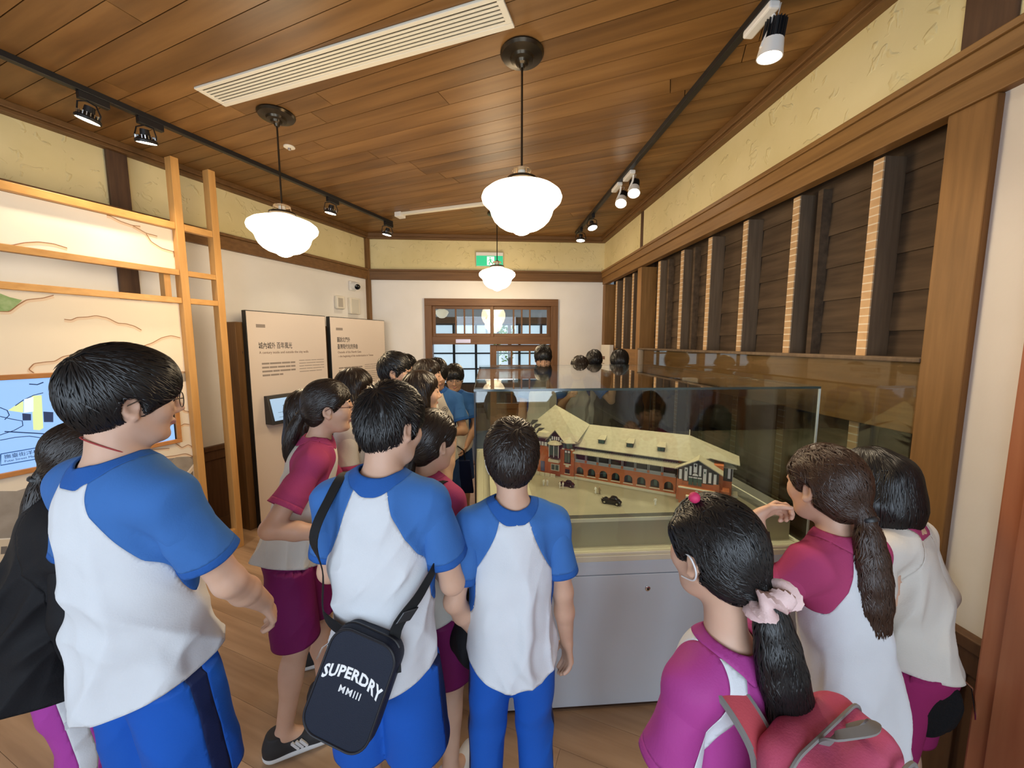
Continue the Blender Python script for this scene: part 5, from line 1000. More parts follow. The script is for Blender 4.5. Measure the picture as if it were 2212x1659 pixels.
    for k in (1, -1):
        S, el, wr = arm[k][:3]; ud = unit_(el - S); Fs.cap(S, S + ud * .085 * s, .055 * s * puff, .056 * s * puff, .025)
        ps = [S, el, wr] if longsleeve else [S, el]; Fa = Field(np.min(ps, 0) - .13, np.max(ps, 0) + .13, max(res, .0065))
        if longsleeve: Fa.cap(S, el, .052 * s * puff, .058 * s * puff, .02); Fa.cap(el, wr + (wr - el) * .1, .058 * s * puff, .048 * s * puff, .02); send[k] = (wr - unit_(wr - el) * .005, unit_(wr - el))
        else: Fa.cap(S, S + ud * .30 * s, .051 * s, .078 * s, .02); send[k] = (S + ud * .275 * s * sleeve * .86, ud)
        Va, Ta = Fa.mesh(1); Va = folds(Va, vnormals(Va, Ta), seed + 7 * k, (.006 if longsleeve else .0035) * np.clip(((Va - S) @ ud) / (.1 * s), 0, 1), ud, 60)
        p, d = send[k]; Va, Ta, _, g = split(Va, Ta, -((Va - p) @ d)); tubes[k] = (Va, Ta)
    V, T = Fs.mesh(2); N = vnormals(V, T)
    hN = (V - Pv) @ Ut; amp = (.0040 + .0085 * np.clip((.36 * s - hN) / (.4 * s), 0, 1)) * (1.6 if longsleeve else 1.0); V = folds(V, N, seed, amp, Ut); V = V + N * (.0035 * np.sin(V @ unit_(Rt + Ut * .7) * 30 + seed))[:, None] * np.clip((hN / s - .05) * 5, 0, 1)[:, None]
    def dtda(V, k):
        S, el, wr = arm[k][:3]; X = (V[:, 0], V[:, 1], V[:, 2]); dt = np.minimum.reduce([cap_d(X, q[0], q[1], q[2], q[3], fl2) for q in tor]); da = cap_d(X, S, el, .055 * s, .070 * s)
        if longsleeve: da = np.minimum(da, cap_d(X, el, wr, .064 * s, .056 * s))
        return dt - da
    # hem: rounded, lower at front and back
    xr = (V - Pv) @ Rt; g = hN + hemlen * s - (.026 * s) * np.minimum((xr / (.15 * s)) ** 2, 1.3)
    if longsleeve: g = np.maximum(g, np.maximum(dtda(V, 1), dtda(V, -1)) - .004)
    V, T, _, g = split(V, T, g)
    # neck hole and collar band, measured around the neck axis
    ax_ = unit_(neckdir * .45 + Ut); rel = V - (nb - Ft * .002); h_ = rel @ ax_; rad = np.linalg.norm(rel - h_[:, None] * ax_ + (Ft * .0)[None], axis=1); rn = nr + .012; g = np.where(h_ > -.06, rad - rn, 1.0); V, T, _, g = split(V, T, g)
    rel = V - (nb - Ft * .002); h_ = rel @ ax_; rad = np.linalg.norm(rel - h_[:, None] * ax_, axis=1); g = np.minimum(rn + .023 - rad, h_ + .030); V, Tc, Tr, g = split(V, T, g)
    shirt_parts = {}
    if colc: col_V = V.copy(); 
    Tbody = Tr; sl_T = {}
    for k in (1, -1):
        S, el, wr = arm[k][:3]; x_ = (V - nb) @ Rt * k; w_ = (V - Pv) @ Ut; wn = (nb - Pv) @ Ut; wa = wn - .20 * s; x0 = .045 * s; x1 = .128 * s; u_ = np.clip((wn - w_) / (wn - wa), -.3, 1.6); line = x0 + (x1 - x0) * (u_ * .62 + .38 * u_ * u_)
        dd_ = dtda(V, k); bl = np.clip((wa - w_) / (.06 * s), 0, 1); g = (x_ - line) * (1 - bl) + dd_ * bl; g = np.where(x_ < .02 * s, -.05, np.maximum(g, dd_ - .04))
        V, a_, b_, g = split(V, Tbody, g); sl_T[k] = a_; Tbody = b_
    def tuck(Q, dep, zone):
        d = Fs.sample(Q); m = zone & (d > -dep) & (d < .06); g_ = Fs.grad(Q[m]); Q = Q.copy(); Q[m] -= g_ * (d[m] + dep)[:, None]; return Q
    Q = bodyV; qh = (Q - Pv) @ Ut; X = (Q[:, 0], Q[:, 1], Q[:, 2]); zn = (qh > (-.03 - hemlen) * s) & (qh < (nb - Pv) @ Ut + .01)
    for k in (1, -1):
        S, el, wr = arm[k][:3]; zn &= (cap_d(X, el, wr, .05, .05) > 0) & (cap_d(X, wr, wr + arm[k][3] * .15, .07, .06) > 0) & (cap_d(X, S + (el - S) * .35, el, .055, .05) > 0)
    h_ = (Q - nb) @ unit_(neckdir * .45 + Ut); rd_ = np.linalg.norm((Q - nb) - h_[:, None] * unit_(neckdir * .45 + Ut), axis=1); zn &= (h_ < -.02) | (rd_ > rn + .01)
    tri_obj('body', tuck(Q, .027, zn), bodyT, [SK[skin], LIP], root, loc, mi=bodyM)
    sh = tri_obj('shirt' if not longsleeve else 'jacket', V, Tbody, CL[bodyc], root, loc, solid=.003)
    tri_obj('collar', V, Tc, CL[colc or bodyc], sh, loc, solid=.005)
    for k in (1, -1):
        if len(sl_T[k]) == 0: continue
        p, d = send[k]; Vs = np.concatenate([V, tubes[k][0]]); sl_T[k] = np.concatenate([sl_T[k], tubes[k][1] + len(V)])
        if bands:
            x_ = (Vs - nb) @ Rt * k; w_ = (Vs - Pv) @ Ut; wn = (nb - Pv) @ Ut; wa = wn - .20 * s; u_ = np.clip((wn - w_) / (wn - wa), -.3, 3); line = .045 * s + .083 * s * (u_ * .62 + .38 * u_ * u_)
            Vb, ba_, bb_, g = split(Vs, sl_T[k], .038 - (x_ - line)); tri_obj('sleeve_stripe', Vb, ba_, CL[bands], sh, loc, solid=.003); Vs = Vb; sl_T[k] = bb_
        ax_ = (p - Vs) @ d; rad = np.linalg.norm((Vs - p) + ax_[:, None] * d, axis=1); Vc, c_, s_, g = split(Vs, sl_T[k], np.where(rad < .12 * s, .020 - ax_, -1.0))
        slv = tri_obj('sleeve', Vc, s_, CL[slc], sh, loc, solid=.003); tri_obj('sleeve_cuff', Vc, c_, CL[colc or slc], sh, loc, solid=.005)
    # ---- shorts or trousers
    bc, kind, stc = bottom; long_ = kind == 'long'; lo_ = np.minimum.reduce([Pv - .3, ank[1] - .12, ank[-1] - .12]) if long_ else np.minimum.reduce([Pv - .3, kn[1] - .16, kn[-1] - .16]); hi_ = np.maximum.reduce([Pv + .26, kn[1] + .16, kn[-1] + .16, ank[1] + .1, ank[-1] + .1])
    Fp = Field(lo_, hi_, max(res, .008)); Fp.cap(Pv + Ut * .10 * s, Pv - U * .02, .124 * s, .127 * s, .03, (Ft, .80)); Fp.cap(hips[-1] * .72 + hips[1] * .28 + U * .015, hips[1] * .72 + hips[-1] * .28 + U * .015, .106 * s, None, .03)
    for k in (1, -1):
        if long_: Fp.cap(hips[k], kn[k], .093 * s, .072 * s, .02); Fp.cap(kn[k], ank[k], .074 * s, .066 * s, .02)
        else: Fp.cap(hips[k], kn[k] + (kn[k] - hips[k]) * .1, .093 * s, .102 * s, .012)
    V, T = Fp.mesh(1); N = vnormals(V, T); V = folds(V, N, seed + 50, .0042 * np.ones(len(V)), U, 40)
    g = (V - (Pv + Ut * (.10 - hemlen) * s)) @ -Ut; V, T, _, g = split(V, T, g)
    V = tuck(V, .018, (V - Pv) @ Ut > (.012 - hemlen) * s)
    gk = {}
    for k in (1, -1):
        if long_: p, d = ank[k] - U * .03, U
        else: p, d = hips[k] + (kn[k] - hips[k]) * .90, unit_(hips[k] - kn[k])
        gk[k] = (V - p) @ d
    V, T, _, g = split(V, T, np.where((V - Pv) @ R > 0, gk[1], gk[-1]))
    pn_ = None; rest = T; st_ = []
    if stc:
        for k in (1, -1):
            xk = (V - Pv) @ R * k; ln_ = (hips[k] - Pv); t_ = np.clip(((V - hips[k]) @ unit_(kn[k] - hips[k])) / np.linalg.norm(kn[k] - hips[k]), 0, 2.2)
            ctr = np.where((t_ < 1)[:, None], hips[k] + np.minimum(t_, 1)[:, None] * (kn[k] - hips[k]), kn[k] + (np.maximum(t_, 1) - 1)[:, None] * (ank[k] - kn[k])); y_ = (V - ctr) @ Fw; V, a_, rest, g = split(V, rest, np.where(xk > .09 * s, .021 - np.abs(y_), -1.0)); st_.append(a_)
    pn_ = tri_obj('trousers' if long_ else 'shorts', V, rest, CL[bc], root, loc, solid=.003)
    for a_ in st_: tri_obj('side_stripe', V, a_, CL[stc], pn_, loc, solid=.004)
    # ---- shoes
    sm = shoe_mesh()
    for k in (1, -1):
        if shoes is None: continue
        X = sm['u'][0]; Y = sm['s'][0]; tr_ = lambda Q: ank[k] * (1, 1, 0) + Q[:, :1] * R + (Q[:, 1:2] + .035) * Fw + Q[:, 2:3] * U
        so = tri_obj('shoe', tr_(X), sm['u'][1], shoes[0], root, loc); tri_obj('sole', tr_(Y), sm['s'][1], RUB, so, loc)
    # ---- hair
    if hair:
        kind, hcn = hair[0], hair[1]; opt = hair[2] if len(hair) > 2 else {}; hm = HAIR[hcn]; hres = .0045 if detail >= 1 else .006
        low = {'short': .13, 'pony': .55, 'long': .55, 'bob': .34}[kind]; dn = opt.get('down', np.array((0, 0, -1.)))
        C8 = np.array([H(x, y, z) for x in (-.14, .14) for y in (-.16, .14) for z in (-.14, .16)] + [H(0, -.1, -.05) + dn * low * hk + np.array(o) for o in ((.13, .13, 0), (-.13, -.13, 0))] + [H(0, .05, -.05) + dn * low * hk * (kind != 'short')])
        Fr = Field(C8.min(0) - .03, C8.max(0) + .03, hres); e_ = lambda c, r, k=.02, sub=False: Fr.ell(H(*c), np.array(r) * hk, B, k * hk, sub); c_ = lambda p, q, r1, r2, k=.02, sub=False, fl=None: Fr.cap(H(*p), H(*q), r1 * hk, r2 * hk, k * hk, fl, sub)
        th = opt.get('th', 1.0)
        if kind == 'short':
            e_((0, -.010, .042), (.072 + .012 * th, .092 + .013 * th, .082 + .015 * th)); e_((0, -.036, .0), (.068 + .002 * th, .068 + .005 * th, .085), .03)
            if opt.get('fringe', 1): e_((0, .052, .062), (.066, .046, .034 + .012 * th), .025)
            for k in (-1, 1): c_((.070 * k, .018, .03), (.068 * k, .020, -.028), .012, .006, .02)
            e_((0, .130, -.052), (.085, .062, .098 - .008 * (th - 1)), .006, True); e_((0, .09, -.06), (.066, .07, .085), .006, True)
            for k in (-1, 1): e_((.085 * k, -.001, -.016), (.03, .026, .036), .006, True)
            Fr.half(H(0, -.03, -.058), -Uh + Fh * .55, .012)
            wh = H(.012, -.075, .095); flow = lambda P: unit_rows(P - wh) + .25 * dn + .25 * Fh * ((P - hc) @ Fh > -.02)[:, None]; LL, lift, ww = .045 * th, opt.get('lift', .005), .0022
        else:
            e_((0, -.010, .040), (.081, .102, .092)); e_((0, -.036, -.005), (.078, .074, .092), .03)
            for k in (-1, 1): c_((.068 * k, .035, .05), (.072 * k, .0, -.03), .020, .014, .03)
            if kind == 'pony':
                tie = np.array(opt.get('tie', (0, -.118, -.03))); Tw = H(*tie)
                e_((0, .128, -.058), (.088, .062, .125), .008, True); e_((0, .09, -.075), (.072, .075, .10), .008, True)
                for k in (-1, 1): e_((.086 * k, .0, -.018), (.032, .026, .036), .008, True)
                Fr.half(H(0, -.05, -.075), -Uh + Fh * .8, .015)
                c_(tuple(tie + (0, .035, .012)), tuple(tie), .045, .018, .02)
                L_ = opt.get('len', .26); out = opt.get('out', .05); sw = opt.get('sway', (0, 0)); tw_ = opt.get('tw', .032); P0 = Tw; chain = [Tw]
                for i in range(1, 8):
                    f = i / 7; chain.append(Tw - Fh * hk * out * (1 - (1 - f) ** 2) + dn * L_ * f + Rh * sw[0] * f * f + np.array((sw[1], 0, 0)) * 0)
                rad = [.016, .8 * tw_, tw_, 1.08 * tw_, 1.05 * tw_, .9 * tw_, .62 * tw_, .22 * tw_]
                for i in range(7): Fr.cap(chain[i], chain[i + 1], rad[i], rad[i + 1], .012, (unit_(Fh - dn * (Fh @ dn)), .72))
                Rg = chain
                flow = lambda P: np.where((np.linalg.norm(P - Tw, axis=1) < .035)[:, None] | (((P - Tw) @ -dn) < .02)[:, None] & (((P - Tw) @ -Fh) > -.0)[:, None], dn - Fh * .25, np.where((((P - Tw) @ dn) > .015)[:, None] & ((P - hc) @ Fh < -.06)[:, None], dn[None] + 0 * P, unit_rows(Tw - P)))
                tmid = Tw
                LL, lift, ww = .085, opt.get('lift', .0015), .0022
            else:
                L_ = opt.get('len', .30 if kind == 'long' else .14); hb = opt.get('back', 1.0)
                for k in (-1, 1):
                    p0 = H(.066 * k, -.005, .01); p1 = H(.080 * k, -.01, -.06); p2 = p1 + dn * L_ * .5 + Fh * .01 + Rh * .012 * k; p3 = p1 + dn * L_ + Fh * opt.get('fwd', .02) + Rh * .006 * k
                    for q0, q1, r0, r1 in ((p0, p1, .030, .034), (p1, p2, .034, .036), (p2, p3, .036, .014)): Fr.cap(q0, q1, r0, r1, .03)
                b0 = H(0, -.075, -.02); b1 = b0 + dn * L_ * .55 - Fh * .012; b2 = b0 + dn * (L_ + .06); 
                for q0, q1, r0, r1 in ((b0, b1, .080, .082), (b1, b2, .082, .055)): Fr.cap(q0, q1, r0, r1, .03, (Fh - dn * (Fh @ dn), .5))
                e_((0, .132, -.055), (opt.get('facew', .078), .075, .125), .008, True); e_((0, .095, -.09), (opt.get('facew', .068) - .006, .085, .12), .01, True)
                if opt.get('fringe', 0): e_((0, .070, .045), (.060, .022, .040), .012); e_((0, .12, -.058), (.075, .05, .095), .006, True)
                tp = H(0, -.02, .13); flow = lambda P: np.where((((P - hc) @ Uh) > .04)[:, None], unit_rows(P - tp) + dn * .6, dn[None] + .12 * unit_rows(P - tp)); LL, lift, ww = .10, .0015, .0024
        V, T = Fr.mesh(1); N = vnormals(V, T); ho = tri_obj('hair', V, T, hm, root, loc)
        n = int((1500 if kind == 'short' else 2300) * detail); VV, TT = strands(Fr, V, N, n, flow, LL, ww * opt.get('w', 1.0) * (1 if detail >= 1 else 1.7), lift, rng, 6, opt.get('jit', .22)); tri_obj('hair_locks', VV, TT, hm, ho, loc)['kind'] = 'stuff'
        if kind == 'pony':
            if opt.get('band') is None: MB().lathe([(.012, -.006), (.021, -.006), (.023, 0), (.021, .006), (.012, .006)], Tw + dn * .008 - Fh * .008, 16, unit_(dn - Fh * .6)).build('hair_tie', M['black'], ho, smooth=True, loc=loc)
        root['tie'] = [float(q) for q in (Tw if kind == 'pony' else hc)]
    if glasses:
        gm_ = mat('spectacle frame', glasses[0], .3, metal=.6); shp = glasses[1]; gs = []
        g_ = None
        for k in (-1, 1):
            ring = [H(.033 * k + .023 * math.cos(q), .104 - .012 * abs(math.cos(q)) * 0, .000 + (.021 if shp == 'round' else .016) * math.sin(q)) for q in np.linspace(0, 2 * math.pi, 20, endpoint=False)]
            o = MB().tube(ring, .0013, 6, True).build('glasses' if g_ is None else 'lens_rim', gm_, root if g_ is None else g_, smooth=True, loc=loc); g_ = g_ or o
            MB().add(ring, [tuple(range(20))]).build('lens', M['pane'], g_, loc=loc)
            MB().tube([H(.055 * k, .103, .006), H(.074 * k, .085, .006), H(.079 * k, .01, .008), H(.079 * k, -.012, -.004)], .0014, 6).build('temple_arm', gm_, g_, smooth=True, loc=loc)
        MB().tube([H(-.011, .104, .005), H(0, .107, .008), H(.011, .104, .005)], .0013, 6).build('bridge', gm_, g_, smooth=True, loc=loc)
    info = dict(root=root, loc=loc, Pv=Pv, Ut=Ut, Ft=Ft, Rt=Rt, U=U, F=Fw, R=R, nb=nb, Sh=Sh, arm=arm, H=H, Rh=Rh, Fh=Fh, Uh=Uh, hk=hk, s=s, kn=kn, ank=ank, hips=hips)
    return info
def unit_rows(A): return A / (np.linalg.norm(A, axis=1, keepdims=True) + 1e-9)
# ---------------------------------------------------------------- the students
NEAR = .005; FAR = .0075
def smooth_pts(A, n=6):
    A = np.array(A, float); o = []
    for t in np.linspace(0, len(A) - 1, (len(A) - 1) * n + 1):
        i = min(int(t), len(A) - 2); f = t - i; p0, p1, p2, p3 = A[max(i - 1, 0)], A[i], A[i + 1], A[min(i + 2, len(A) - 1)]
        o.append(.5 * (2 * p1 + (p2 - p0) * f + (2 * p0 - 5 * p1 + 4 * p2 - p3) * f * f + (3 * p1 - p0 - 3 * p2 + p3) * f ** 3))
    return o
def emblem(pi, par_name='shirt_emblem'):
    c = pi['nb'] - pi['Ut'] * .13 * pi['s'] + pi['Ft'] * .135 * pi['s'] - pi['Rt'] * .062 * pi['s']; mb = MB(); q = [c + (pi['Rt'] * math.cos(a) + pi['Ut'] * math.sin(a)) * .022 for a in np.linspace(0, 2 * math.pi, 18, endpoint=False)]
    mb.tube(q, .0018, 5, True); q2 = [c + (pi['Rt'] * math.cos(a) + pi['Ut'] * math.sin(a)) * .012 for a in np.linspace(0, 2 * math.pi, 14, endpoint=False)]; mb.tube(q2, .0022, 5, True); mb.tube([c - pi['Ut'] * .012, c + pi['Ut'] * .012], .002, 5)
    mb.build(par_name, CL['navy'], pi['root'], loc=pi['loc'])
P1 = person('tall boy in round glasses and blue sleeved shirt standing at the left front', (-.885, 1.007, 1.575), 1.025, face=70, hyaw=-22, hpitch=2, lean=-3, res=NEAR, hair=('short', 'k', {'th': 1.9, 'lift': .004, 'jit': .18, 'w': 1.1}), glasses=((.10, .07, .05), 'round'), armR=((.20, .36, -1), (-.25, .62, -.78)), handR=dict(d=(-.1, .45, -.9), n=(-.6, -.3, -.6), curl=.38), armL=((.25, .1, -1), (.0, .35, -.9)), seed=11, hemlen=.06, detail=1.3)
MB().tube([P1['H'](.062 * math.cos(a), -.028 + .060 * math.sin(a), -.118 - .035 * math.sin(a)) for a in np.linspace(0, 2 * math.pi, 28, endpoint=False)], .0018, 6, True).build('red_neck_cord', mat('red cord', (.35, .03, .03), .6), P1['root'], smooth=True, loc=P1['loc'])
P2 = person('girl in loose black jacket and pink purple trousers behind the tall boy at far left', (-1.285, 1.31, 1.352), .88, puff=1.3, face=48, hyaw=-6, lean=11, res=.006, girl=True, longsleeve=True, top=('black', 'black', 'black'), bottom=('pinkpurple', 'long', 'white'), hair=('pony', 'd', {'tie': (0, -.112, -.045), 'len': .30, 'tw': .040, 'out': .03}), glasses=((.35, .33, .3), 'round'), armR=((.22, -.05, -1), (.1, .12, -1)), handR=dict(curl=.55), seed=12, hemlen=.16)
a_ = P2['arm'][1][2]; MB().obox(a_ + P2['F'] * -.05 - P2['U'] * .085 + P2['R'] * .045, P2['F'] * .03, P2['R'] * .001, P2['U'] * .011).build('white_tag', CL['white'], P2['root'], loc=P2['loc'])
P3 = person('ponytailed girl in glasses and magenta sleeves with hand on hip beside the text board', (-.665, 1.67, 1.445), .945, face=20, hyaw=-2, lean=16, res=NEAR, girl=True, top=('cream', 'mag', 'mag'), bottom=('plum', 'shorts', None), hair=('pony', 'd', {'tie': (0, -.108, -.022), 'len': .20, 'tw': .030, 'out': .07}), glasses=((.06, .015, .012), 'oval'), armR=((.36, -.50, -.80), (-.04, .95, -.02)), handR=dict(d=(-.45, .8, -.3), n=(-.6, -.2, -.6), curl=.8), armL=((.3, .3, -1), (.1, .8, -.4)), seed=13, hemlen=.05, feet={1: (.09, -.06), -1: (.10, .10)}, shoes=(SHB, SHB))
for k in range(3):
    c = P3['ank'][1]; MB().obox(c * (1, 1, 0) + P3['R'] * .043 + P3['F'] * (.045 + .016 * k) + P3['U'] * .055, P3['F'] * .004 + P3['U'] * .003, P3['R'] * .004, P3['U'] * .018 - P3['F'] * .012).build('shoe_stripe', SHW, P3['root'], loc=P3['loc'])
P4 = person('girl with loose dark hair half hidden behind the ponytailed girl in glasses', (-.925, 2.06, 1.36), .91, face=15, res=FAR, girl=True, top=('cream', 'mag', 'mag'), bottom=('plum', 'shorts', None), hair=('long', 'd', {'len': .24}), seed=14, detail=.35)
P5 = person('girl with long straight hair in cream shirt looking right before the text boards', (-.70, 2.12, 1.464), .95, face=8, res=.0065, girl=True, top=('cream', 'cream', 'mag'), bottom=('plum', 'shorts', None), hair=('long', 'd', {'len': .33, 'fwd': .03}), seed=15, detail=.6)
P6 = person('boy with glasses and plain blue shoulders standing by the far text board', (-.565, 2.47, 1.534), .99, face=-4, hyaw=4, res=.0065, top=('cream', 'blue', 'collarblue'), bottom=('dullblue', 'shorts', None), glasses=((.04, .02, .02), 'oval'), hair=('short', 'k', {'th': 1.1, 'fringe': 0}), seed=16, detail=.6)
P7 = person('dark haired girl facing right between the blue shirted boy and the door', (-.40, 2.72, 1.487), .96, face=5, hyaw=-10, res=FAR, girl=True, top=('cream', 'mag', 'mag'), bottom=('plum', 'shorts', None), hair=('long', 'd', {'len': .2}), seed=17, detail=.35)
P7b = person('student whose dark hair just shows behind the boy with glasses', (-.68, 3.32, 1.50), .96, face=-20, res=.009, top=('cream', 'blue', 'collarblue'), bottom=('dullblue', 'shorts', None), hair=('short', 'k'), seed=18, detail=.3)
P8 = person('girl with shiny dark hair right behind the head of the boy carrying the bag', (-.345, 2.10, 1.452), .94, face=25, hyaw=-10, res=FAR, girl=True, top=('cream', 'mag', 'mag'), bottom=('plum', 'shorts', None), hair=('long', 'd', {'len': .2}), armR=((.25, .35, -.9), (-.35, .35, .95)), handR=dict(d=(-.5, .3, .8), n=(-.5, -.7, .2), curl=.9), seed=19, detail=.4)
P9 = person('boy with cropped hair seen from behind with navy bag across his back', (-.275, 1.131, 1.475), .955, face=82, hyaw=-30, hpitch=12, hroll=4, lean=3, res=NEAR, hair=('short', 'k', {'th': 1.15, 'lift': .009, 'fringe': 0}), armR=((.20, .10, -1), (-.55, .9, .02)), handR=dict(curl=.9), armL=((.2, .2, -1), (.0, .9, .0)), seed=20, hemlen=.075, detail=1.5)
P10 = person('girl with black shoulder strap between the boy with bag and the boy in trousers', (-.200, 1.43, 1.352), .885, face=55, hyaw=-12, hpitch=6, res=.006, girl=True, top=('cream', 'mag', 'mag'), bottom=('plum', 'shorts', None), hair=('pony', 'd', {'tie': (0, -.10, -.06), 'len': .24, 'out': .03, 'tw': .028}), seed=21, shoes=(SHW, SHW), feet={1: (.13, -.02), -1: (.07, .05)}, detail=.8)
P11 = person('boy with crossed arms and blue collar standing in the doorway', (-.375, 2.985, 1.469), .955, face=-84, hpitch=20, res=.0065, skin='b', top=('cream', 'blue', 'collarblue'), bottom=('dullblue', 'shorts', None), hair=('short', 'k', {'th': 1.5}), armR=((.22, .28, -.95), (-.95, .35, .12)), armL=((.22, .28, -.95), (-.95, .40, .05)), handR=dict(d=(-.95, -.1, .1), n=(0, -1, 0), curl=.35), handL=dict(d=(-.95, -.1, .1), n=(0, -1, 0), curl=.35), seed=22, detail=.6); emblem(P11)
P12 = person('boy in thin glasses with hands joined, partly behind the boy with crossed arms', (-.275, 3.44, 1.403), .91, face=-86, hpitch=14, res=.007, skin='b', top=('cream', 'blue', 'collarblue'), bottom=('dullblue', 'shorts', None), hair=('short', 'k', {'th': 1.3}), glasses=((.3, .28, .25), 'round'), armR=((.2, .1, -1), (-.45, .4, -.9)), armL=((.2, .1, -1), (-.45, .4, -.9)), seed=23, detail=.5); emblem(P12)
P13 = person('boy in long blue trousers seen from behind in front of the case', (.081, 1.19, 1.349), .87, face=90, hpitch=8, res=NEAR, hair=('short', 'd', {'th': 1.3, 'lift': .008, 'jit': .34, 'w': 1.4}), bottom=('shorts', 'long', 'navy'), armR=((.14, .02, -1), (.10, .10, -1)), handR=dict(curl=.3, n=(-.9, -.3, 0)), armL=((.22, -.12, -1), (-.35, .5, -1)), handL=dict(curl=.5), seed=24, hemlen=.10, detail=1.5, feet={1: (.10, 0), -1: (.11, .02)})
wl_ = mat('white mask loop', (.8, .8, .8), .6)
for k in (-1, 1): MB().tube(smooth_pts([P13['H'](.083 * k, .012, .018), P13['H'](.090 * k, -.012, .014), P13['H'](.088 * k, -.022, -.012), P13['H'](.078 * k, -.012, -.042), P13['H'](.070 * k, .02, -.055)]), .0018, 6).build('mask_loop', wl_, P13['root'], smooth=True, loc=P13['loc'])
P14 = person('boy with short fringe facing the camera behind the case, looking down', (.551, 3.66, 1.570), 1.0, face=-94, hpitch=22, res=.0065, skin='b', top=('cream', 'blue', 'collarblue'), bottom=('dullblue', 'shorts', None), hair=('short', 'k', {'th': 1.1}), seed=25, detail=.6); emblem(P14)
P15 = person('boy with bowed head and raised blue sleeve behind the case', (.906, 3.66, 1.468), .98, face=-95, lean=22, hpitch=58, res=.007, skin='b', top=('cream', 'blue', 'collarblue'), bottom=('dullblue', 'shorts', None), hair=('short', 'd', {'th': 1.4}), armR=((.15, .5, -.7), (-.2, .6, .6)), armL=((.6, .35, -.45), (.0, .35, .95)), seed=26, detail=.5)
P16 = person('student behind the case whose dark hair shows in front of the white placard', (1.16, 4.05, 1.512), .97, face=-100, hpitch=30, res=.009, top=('cream', 'blue', 'collarblue'), bottom=('dullblue', 'shorts', None), hair=('short', 'k', {'th': 1.4}), seed=27, detail=.4); emblem(P16)
P17 = person('student in black jacket with bowed dark head behind the right end of the case', (1.345, 3.78, 1.520), .97, face=-112, hpitch=34, res=.0085, longsleeve=True, top=('black', 'black', 'black'), bottom=('dullblue', 'shorts', None), hair=('short', 'k', {'th': 1.7}), seed=28, detail=.4)
P18 = person('girl with pink scrunchie and pink backpack in the right foreground', (.489, .755, 1.273), .845, face=114, hyaw=-2, hpitch=6, lean=-2, neck=1.6, res=NEAR, girl=True, top=('purplejk', 'purplejk', 'purplejk'), bands='white', bottom=('plum', 'shorts', None), hair=('pony', 'k', {'tie': (.012, -.112, -.058), 'len': .36, 'tw': .042, 'out': .05, 'sway': (.08, 0), 'lift': .004, 'jit': .3, 'band': 1}), seed=29, detail=1.8, armR=((.2, .1, -1), (0, .3, -1)), armL=((.2, .1, -1), (0, .3, -1)), eyes=False)
E19, W19, D19 = (.80, .985, .985), (.815, 1.06, 1.195), (.80, .02, .40)
P19 = person('girl with long brown ponytail and raised left hand at the right end of the case', (.981, 1.016, 1.305), .865, face=105, hyaw=-2, hpitch=4, lean=8, res=NEAR, girl=True, top=('white', 'mag', 'mag'), bottom=('mag2', 'shorts', None), hair=('pony', 'b', {'tie': (0, -.112, -.055), 'len': .40, 'tw': .040, 'out': .05, 'lift': .005, 'jit': .35}), armL=dict(el=E19, wr=W19), handL=dict(dw=D19, nw=(.2, -.9, -.5), curl=.75), seed=30, detail=1.8, hemlen=.13)
el, wr = P19['arm'][-1][1], P19['arm'][-1][2]; MB().lathe([(.022, -.01), (.030, -.01), (.030, .01), (.022, .01)], wr - (wr - el) * .22, 18, unit_(wr - el)).build('wrist_band', M['black'], P19['root'], smooth=True, loc=P19['loc'])
P20 = person('girl with loose black hair in long white sleeves bending beside the right pillar', (1.305, 1.17, 1.248), .85, puff=.92, face=112, lean=10, hpitch=26, res=.006, girl=True, longsleeve=True, top=('cream', 'cream', 'mag'), bottom=('mag2', 'shorts', None), hair=('long', 'k', {'len': .15, 'fwd': .03}), armR=dict(el=(1.500, 1.10, .89), wr=(1.40, 1.03, .755)), handR=dict(curl=.9), seed=31, detail=1.2, hemlen=.02)
# pink scrunchie: a ruffled torus
tie = np.array(P18['root']['tie']); ax_ = unit_(np.array((0, 0, -1)) * .6 - P18['Fh'] * .8); a1 = unit_(np.cross(ax_, P18['Rh'])); b1 = np.cross(ax_, a1); Q = []; nu, nv = 72, 14; vs = []; fs = []
for i in range(nu):
    q = 2 * math.pi * i / nu; c = tie + ax_ * (.012 + .007 * math.sin(5 * q)) + (a1 * math.cos(q) + b1 * math.sin(q)) * .030
    for j in range(nv):
        w = 2 * math.pi * j / nv; rr_ = .019 + .005 * math.sin(9 * q + 2 * math.sin(w)) + .002 * math.sin(17 * q + 3 * w); vs.append(c + ((a1 * math.cos(q) + b1 * math.sin(q)) * math.cos(w) + ax_ * math.sin(w)) * rr_)
for i in range(nu):
    for j in range(nv): fs.append((i * nv + j, ((i + 1) % nu) * nv + j, ((i + 1) % nu) * nv + (j + 1) % nv, i * nv + (j + 1) % nv))
MB().add(vs, fs).build('pink_scrunchie', cloth('pale pink satin', (.72, .52, .50), .45), P18['root'], smooth=True, loc=P18['loc'])
hp_ = P18['H'](-.045, .01, .130); sphere_mb(hp_, .012, 10, 8).build('pink_hair_clip', mat('bright pink bobble', (.6, .03, .12), .6), P18['root'], smooth=True, loc=P18['loc'])
MB().tube(smooth_pts([P18['H'](-.083, .012, .012), P18['H'](-.090, -.012, .008), P18['H'](-.086, -.02, -.02), P18['H'](-.072, .0, -.05), P18['H'](-.062, .04, -.06)]), .0018, 6).build('mask_loop', wl_, P18['root'], smooth=True, loc=P18['loc'])
